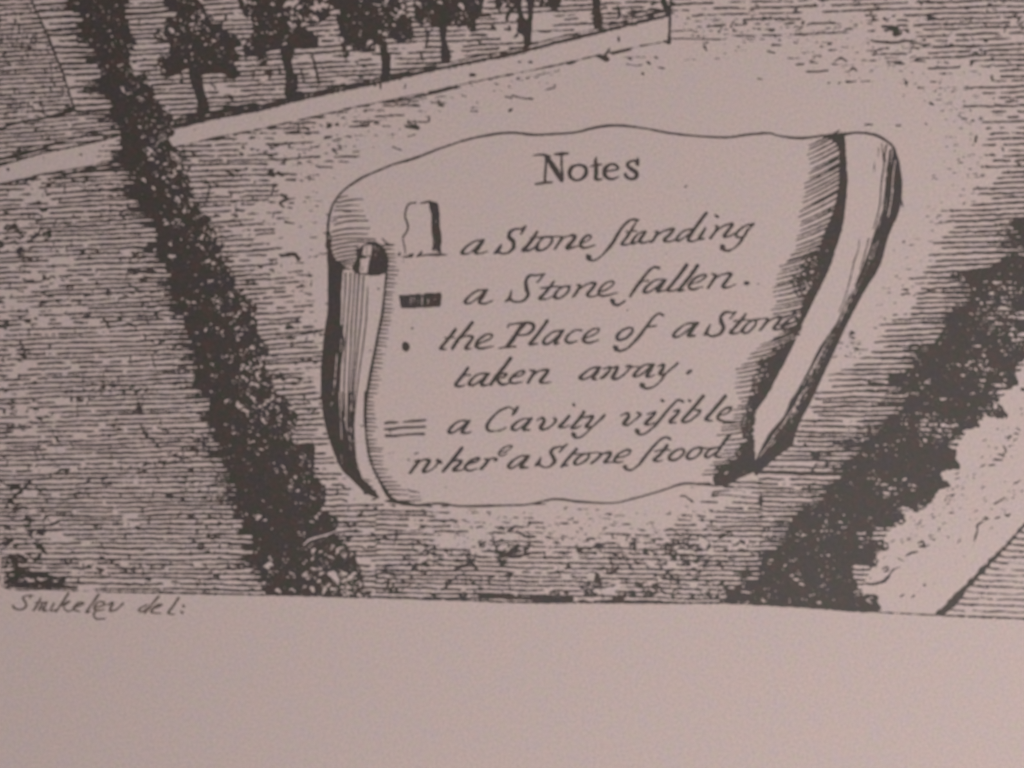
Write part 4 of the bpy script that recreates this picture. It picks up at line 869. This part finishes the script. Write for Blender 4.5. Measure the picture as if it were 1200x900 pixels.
# ================================================================= margin and plate border
BL = [(-44, -96), (-30, 200), (-16, 500), (-4, 620), (2, 655), (5, 688), (60, 691), (100, 692.5), (150, 694), (200, 694.6), (300, 697), (350, 698), (400, 699.5), (450, 700.5), (500, 702), (560, 704), (600, 705.5), (700, 706), (800, 706.5), (850, 706.5),
      (900, 709), (950, 712), (1000, 715.5), (1040, 718), (1100, 721), (1150, 723), (1200, 725), (1240, 727), (1320, 730), (1316, -96)]
bf = poly_field(BL, .75, False)
np.minimum(F, bf + .3, out=F)
b = Part("plate_border", "thin printed border line round the engraved view", rough=.7)
q = catmull([(x, y, 1) for x, y in BL[:29]], .6)
low = np.interp(q[:, 0], [0, 8, 30, 60, 120, 150, 205, 300, 330, 430, 520, 620, 900, 1010, 1020, 1100, 1110, 1200], [.7, .9, .8, .7, .7, 1.2, 1.4, 1.0, .8, .8, 1.2, 1.3, 1.2, 1.2, .7, .8, 1.2, 1.3])
q[:, 2] = low * (.55 + .9 * vn(q[:, 0], q[:, 1], 4, 4, 51))
q[q[:, 1] < 686, 2] = .7
b.add(q)
b.strokes("1320,730,1.4 1318,300,1.4 1316,-96,1.4|1316,-96,1.4 600,-96,1.4 -44,-96,1.4")
b.commit()
g = Part("printed_signature", "faint slanting signature reading Stukeley del below the border", mat=FADED, rough=.4)
g.strokes("78,128,2.4 92,146,2.4 130,154,2 160,130,2.4 150,98,2.4 140,82,2 165,68,1.8 205,66,1.4|190,70,1.8 182,84,1.4|248,84,2.2 225,130,2.6 205,158,2.2|215,110,1.6 290,108,1.6|262,112,2.4 240,156,2.4|285,110,2.6 264,160,2.4 292,158,1.2|"
          "330,115,2.2 308,160,2 345,152,1.4|418,55,2.8 385,105,2.2 340,168,2|370,132,1.6 425,102,2 390,135,1.8 415,164,2 460,152,1.2|"
          "455,142,1.4 512,116,2 480,112,2 450,150,2.4 490,166,1.4|603,62,2.8 570,110,2.2 528,168,2.2 555,164,1.2|585,142,1.4 640,122,2 630,106,2 600,108,2 576,140,2.4 592,158,2 640,152,1.2|590,160,1.6 572,182,2.2 592,210,2.2 645,208,1.2|"
          "655,125,1.4 690,112,2.6 672,160,2.6 712,152,1.6 752,116,2.6|905,120,1.4 850,152,2.2 870,166,1.6 905,140,1.4|970,72,2.6 930,120,2.2 885,176,2|"
          "930,152,1.4 992,124,2 955,128,2 925,168,2.4 985,176,1.2|1092,82,2.6 1060,130,2.4 1030,175,2.4 1068,182,1.2|1120,130,2.6 1125,134,2.6|1110,168,2.6 1115,172,2.6", 0, 685, 5.217, wmul=1.22)
g.commit()

# ================================================================= turn the grid into flat ink films, one mesh per part
Z_INK = 0.00003
def build_meshes():
    a = F[:-1, :-1]; b_ = F[:-1, 1:]; c_ = F[1:, 1:]; d_ = F[1:, :-1]
    code = (a > 0) * 1 + (b_ > 0) * 2 + (c_ > 0) * 4 + (d_ > 0) * 8
    st = np.stack([a, b_, c_, d_]); am = st.argmax(0)
    ls = np.stack([LAB[:-1, :-1], LAB[:-1, 1:], LAB[1:, 1:], LAB[1:, :-1]])
    lab = np.take_along_axis(ls, am[None], 0)[0]
    lab[code == 0] = -1
    V = {}; 
    def emit(pid, xy):                        # xy: (n, k, 2)
        V.setdefault(pid, []).append(xy)
    cases = {1: "a 0 3", 2: "0 b 1", 3: "a b 1 3", 4: "1 c 2", 5: "a 0 1 c 2 3", 6: "0 b c 2", 7: "a b c 2 3", 8: "3 2 d", 9: "a 0 2 d", 10: "0 b 1 2 d 3",
             11: "a b 1 2 d", 12: "3 1 c d", 13: "a 0 1 c d", 14: "0 b c d 3"}
    pos = {'a': (0, 0), 'b': (1, 0), 'c': (1, 1), 'd': (0, 1)}
    for k, seq in cases.items():
        j, i = np.nonzero(code == k)
        if not len(j): continue
        va, vb, vc, vd = a[j, i], b_[j, i], c_[j, i], d_[j, i]
        L_ = lab[j, i]
        pts = []
        for t in seq.split():
            if t in pos: x = i + pos[t][0]; y = j + pos[t][1]
            elif t == '0': x = i + va / (va - vb); y = j
            elif t == '1': x = i + 1; y = j + vb / (vb - vc)
            elif t == '2': x = i + vd / (vd - vc); y = j + 1
            else: x = i; y = j + va / (va - vd)
            pts.append(np.stack([x.astype(float), y.astype(float)], 1))
        P_ = np.stack(pts, 1)
        for pid in np.unique(L_):
            emit(int(pid), P_[L_ == pid])
    # solid cells: merge along rows
    full = np.where(code == 15, lab, -1)
    pad = np.pad(full, ((0, 0), (1, 1)), constant_values=-1)
    ch = pad[:, 1:] != pad[:, :-1]
    for j in range(full.shape[0]):
        e = np.nonzero(ch[j])[0]
        if not len(e): continue
        s0 = e[:-1]; s1 = e[1:]
        v = full[j][np.minimum(s0, full.shape[1] - 1)]
        ok = v >= 0
        for x0_, x1_, l in zip(s0[ok], s1[ok], v[ok]):
            V.setdefault((int(l), 'r'), []).append((x0_, x1_, j))
    objs = {}
    tri = 0
    for pid, (name, label, parent, mat, kind) in enumerate(PARTS):
        blocks = list(V.get(pid, []))
        rr = V.get((pid, 'r'))
        if rr:
            # merge runs with the same ends on following rows into taller quads
            rr = sorted(rr); out = []; k0 = rr[0]; h_ = 1
            for t in rr[1:]:
                if t[0] == k0[0] and t[1] == k0[1] and t[2] == k0[2] + h_: h_ += 1
                else: out.append((*k0, h_)); k0 = t; h_ = 1
            out.append((*k0, h_))
            o = np.array(out, float)
            blocks.append(np.stack([o[:, [0, 2]], np.stack([o[:, 1], o[:, 2]], 1), np.stack([o[:, 1], o[:, 2] + o[:, 3]], 1), np.stack([o[:, 0], o[:, 2] + o[:, 3]], 1)], 1))
        if not blocks:
            print("empty part", name, label); continue
        verts = np.vstack([q_.reshape(-1, 2) for q_ in blocks])
        sizes = np.concatenate([np.full(len(q_), q_.shape[1]) for q_ in blocks])
        n = len(verts)
        co = np.zeros((n, 3), np.float32)
        co[:, 0] = (X0 + verts[:, 0] * H - 600) * S
        co[:, 1] = (450 - (Y0 + verts[:, 1] * H)) * S
        me = bpy.data.meshes.new(name)
        me.vertices.add(n); me.vertices.foreach_set("co", co.ravel())
        me.loops.add(n)
        starts = np.concatenate([[0], np.cumsum(sizes)[:-1]]).astype(np.int32)
        # reverse winding of every face so that the film faces up
        idx = np.arange(n, dtype=np.int32)
        fs = np.repeat(starts, sizes); sz = np.repeat(sizes, sizes)
        idx = (fs + (sz - 1 - (np.arange(n) - fs))).astype(np.int32)
        me.loops.foreach_set("vertex_index", idx)
        me.polygons.add(len(sizes)); me.polygons.foreach_set("loop_start", starts)
        me.polygons.foreach_set("loop_total", sizes.astype(np.int32))
        me.update(calc_edges=True)
        me.materials.append(mat)
        tri += int((sizes - 2).sum())
        o = bpy.data.objects.new(name, me)
        col.objects.link(o)
        o.location.z = Z_INK if parent is None else 0.0
        if label: o["label"] = label
        if kind: o["kind"] = kind
        objs[pid] = o
    print("ink triangles", tri)
    return objs
objs = build_meshes()

# ================================================================= the sheet and what it lies on
root = bpy.data.objects.new("engraved_print", None)
col.objects.link(root)
root["label"] = "old engraved print with a Notes scroll between two dark hedges on pale pinkish paper"
root["category"] = "print"

def slab(name, x0, y0, x1, y1, z0, z1, mat, bevel=0):
    me = bpy.data.meshes.new(name)
    v = [(x, y, z) for z in (z0, z1) for x, y in ((x0, y0), (x1, y0), (x1, y1), (x0, y1))]
    me.from_pydata(v, [], [(3, 2, 1, 0), (4, 5, 6, 7), (0, 1, 5, 4), (1, 2, 6, 5), (2, 3, 7, 6), (3, 0, 4, 7)])
    me.materials.append(mat)
    o = bpy.data.objects.new(name, me); col.objects.link(o)
    if bevel:
        m = o.modifiers.new("soft", 'BEVEL'); m.width = bevel; m.segments = 2
    return o
paper = slab("paper_sheet", (-220 - 600) * S, (450 - 1240) * S, (1500 - 600) * S, (450 + 300) * S, -0.00018, 0.0, PAPER)
paper.parent = root
table = slab("table_top", -0.55, -0.45, 0.55, 0.45, -0.0282, -0.0002, WOOD, 0.003)
table["kind"] = "structure"
for pid, o in objs.items():
    par = PARTS[pid][2]
    o.parent = root if par is None else objs[par]
print("parts", len(objs))
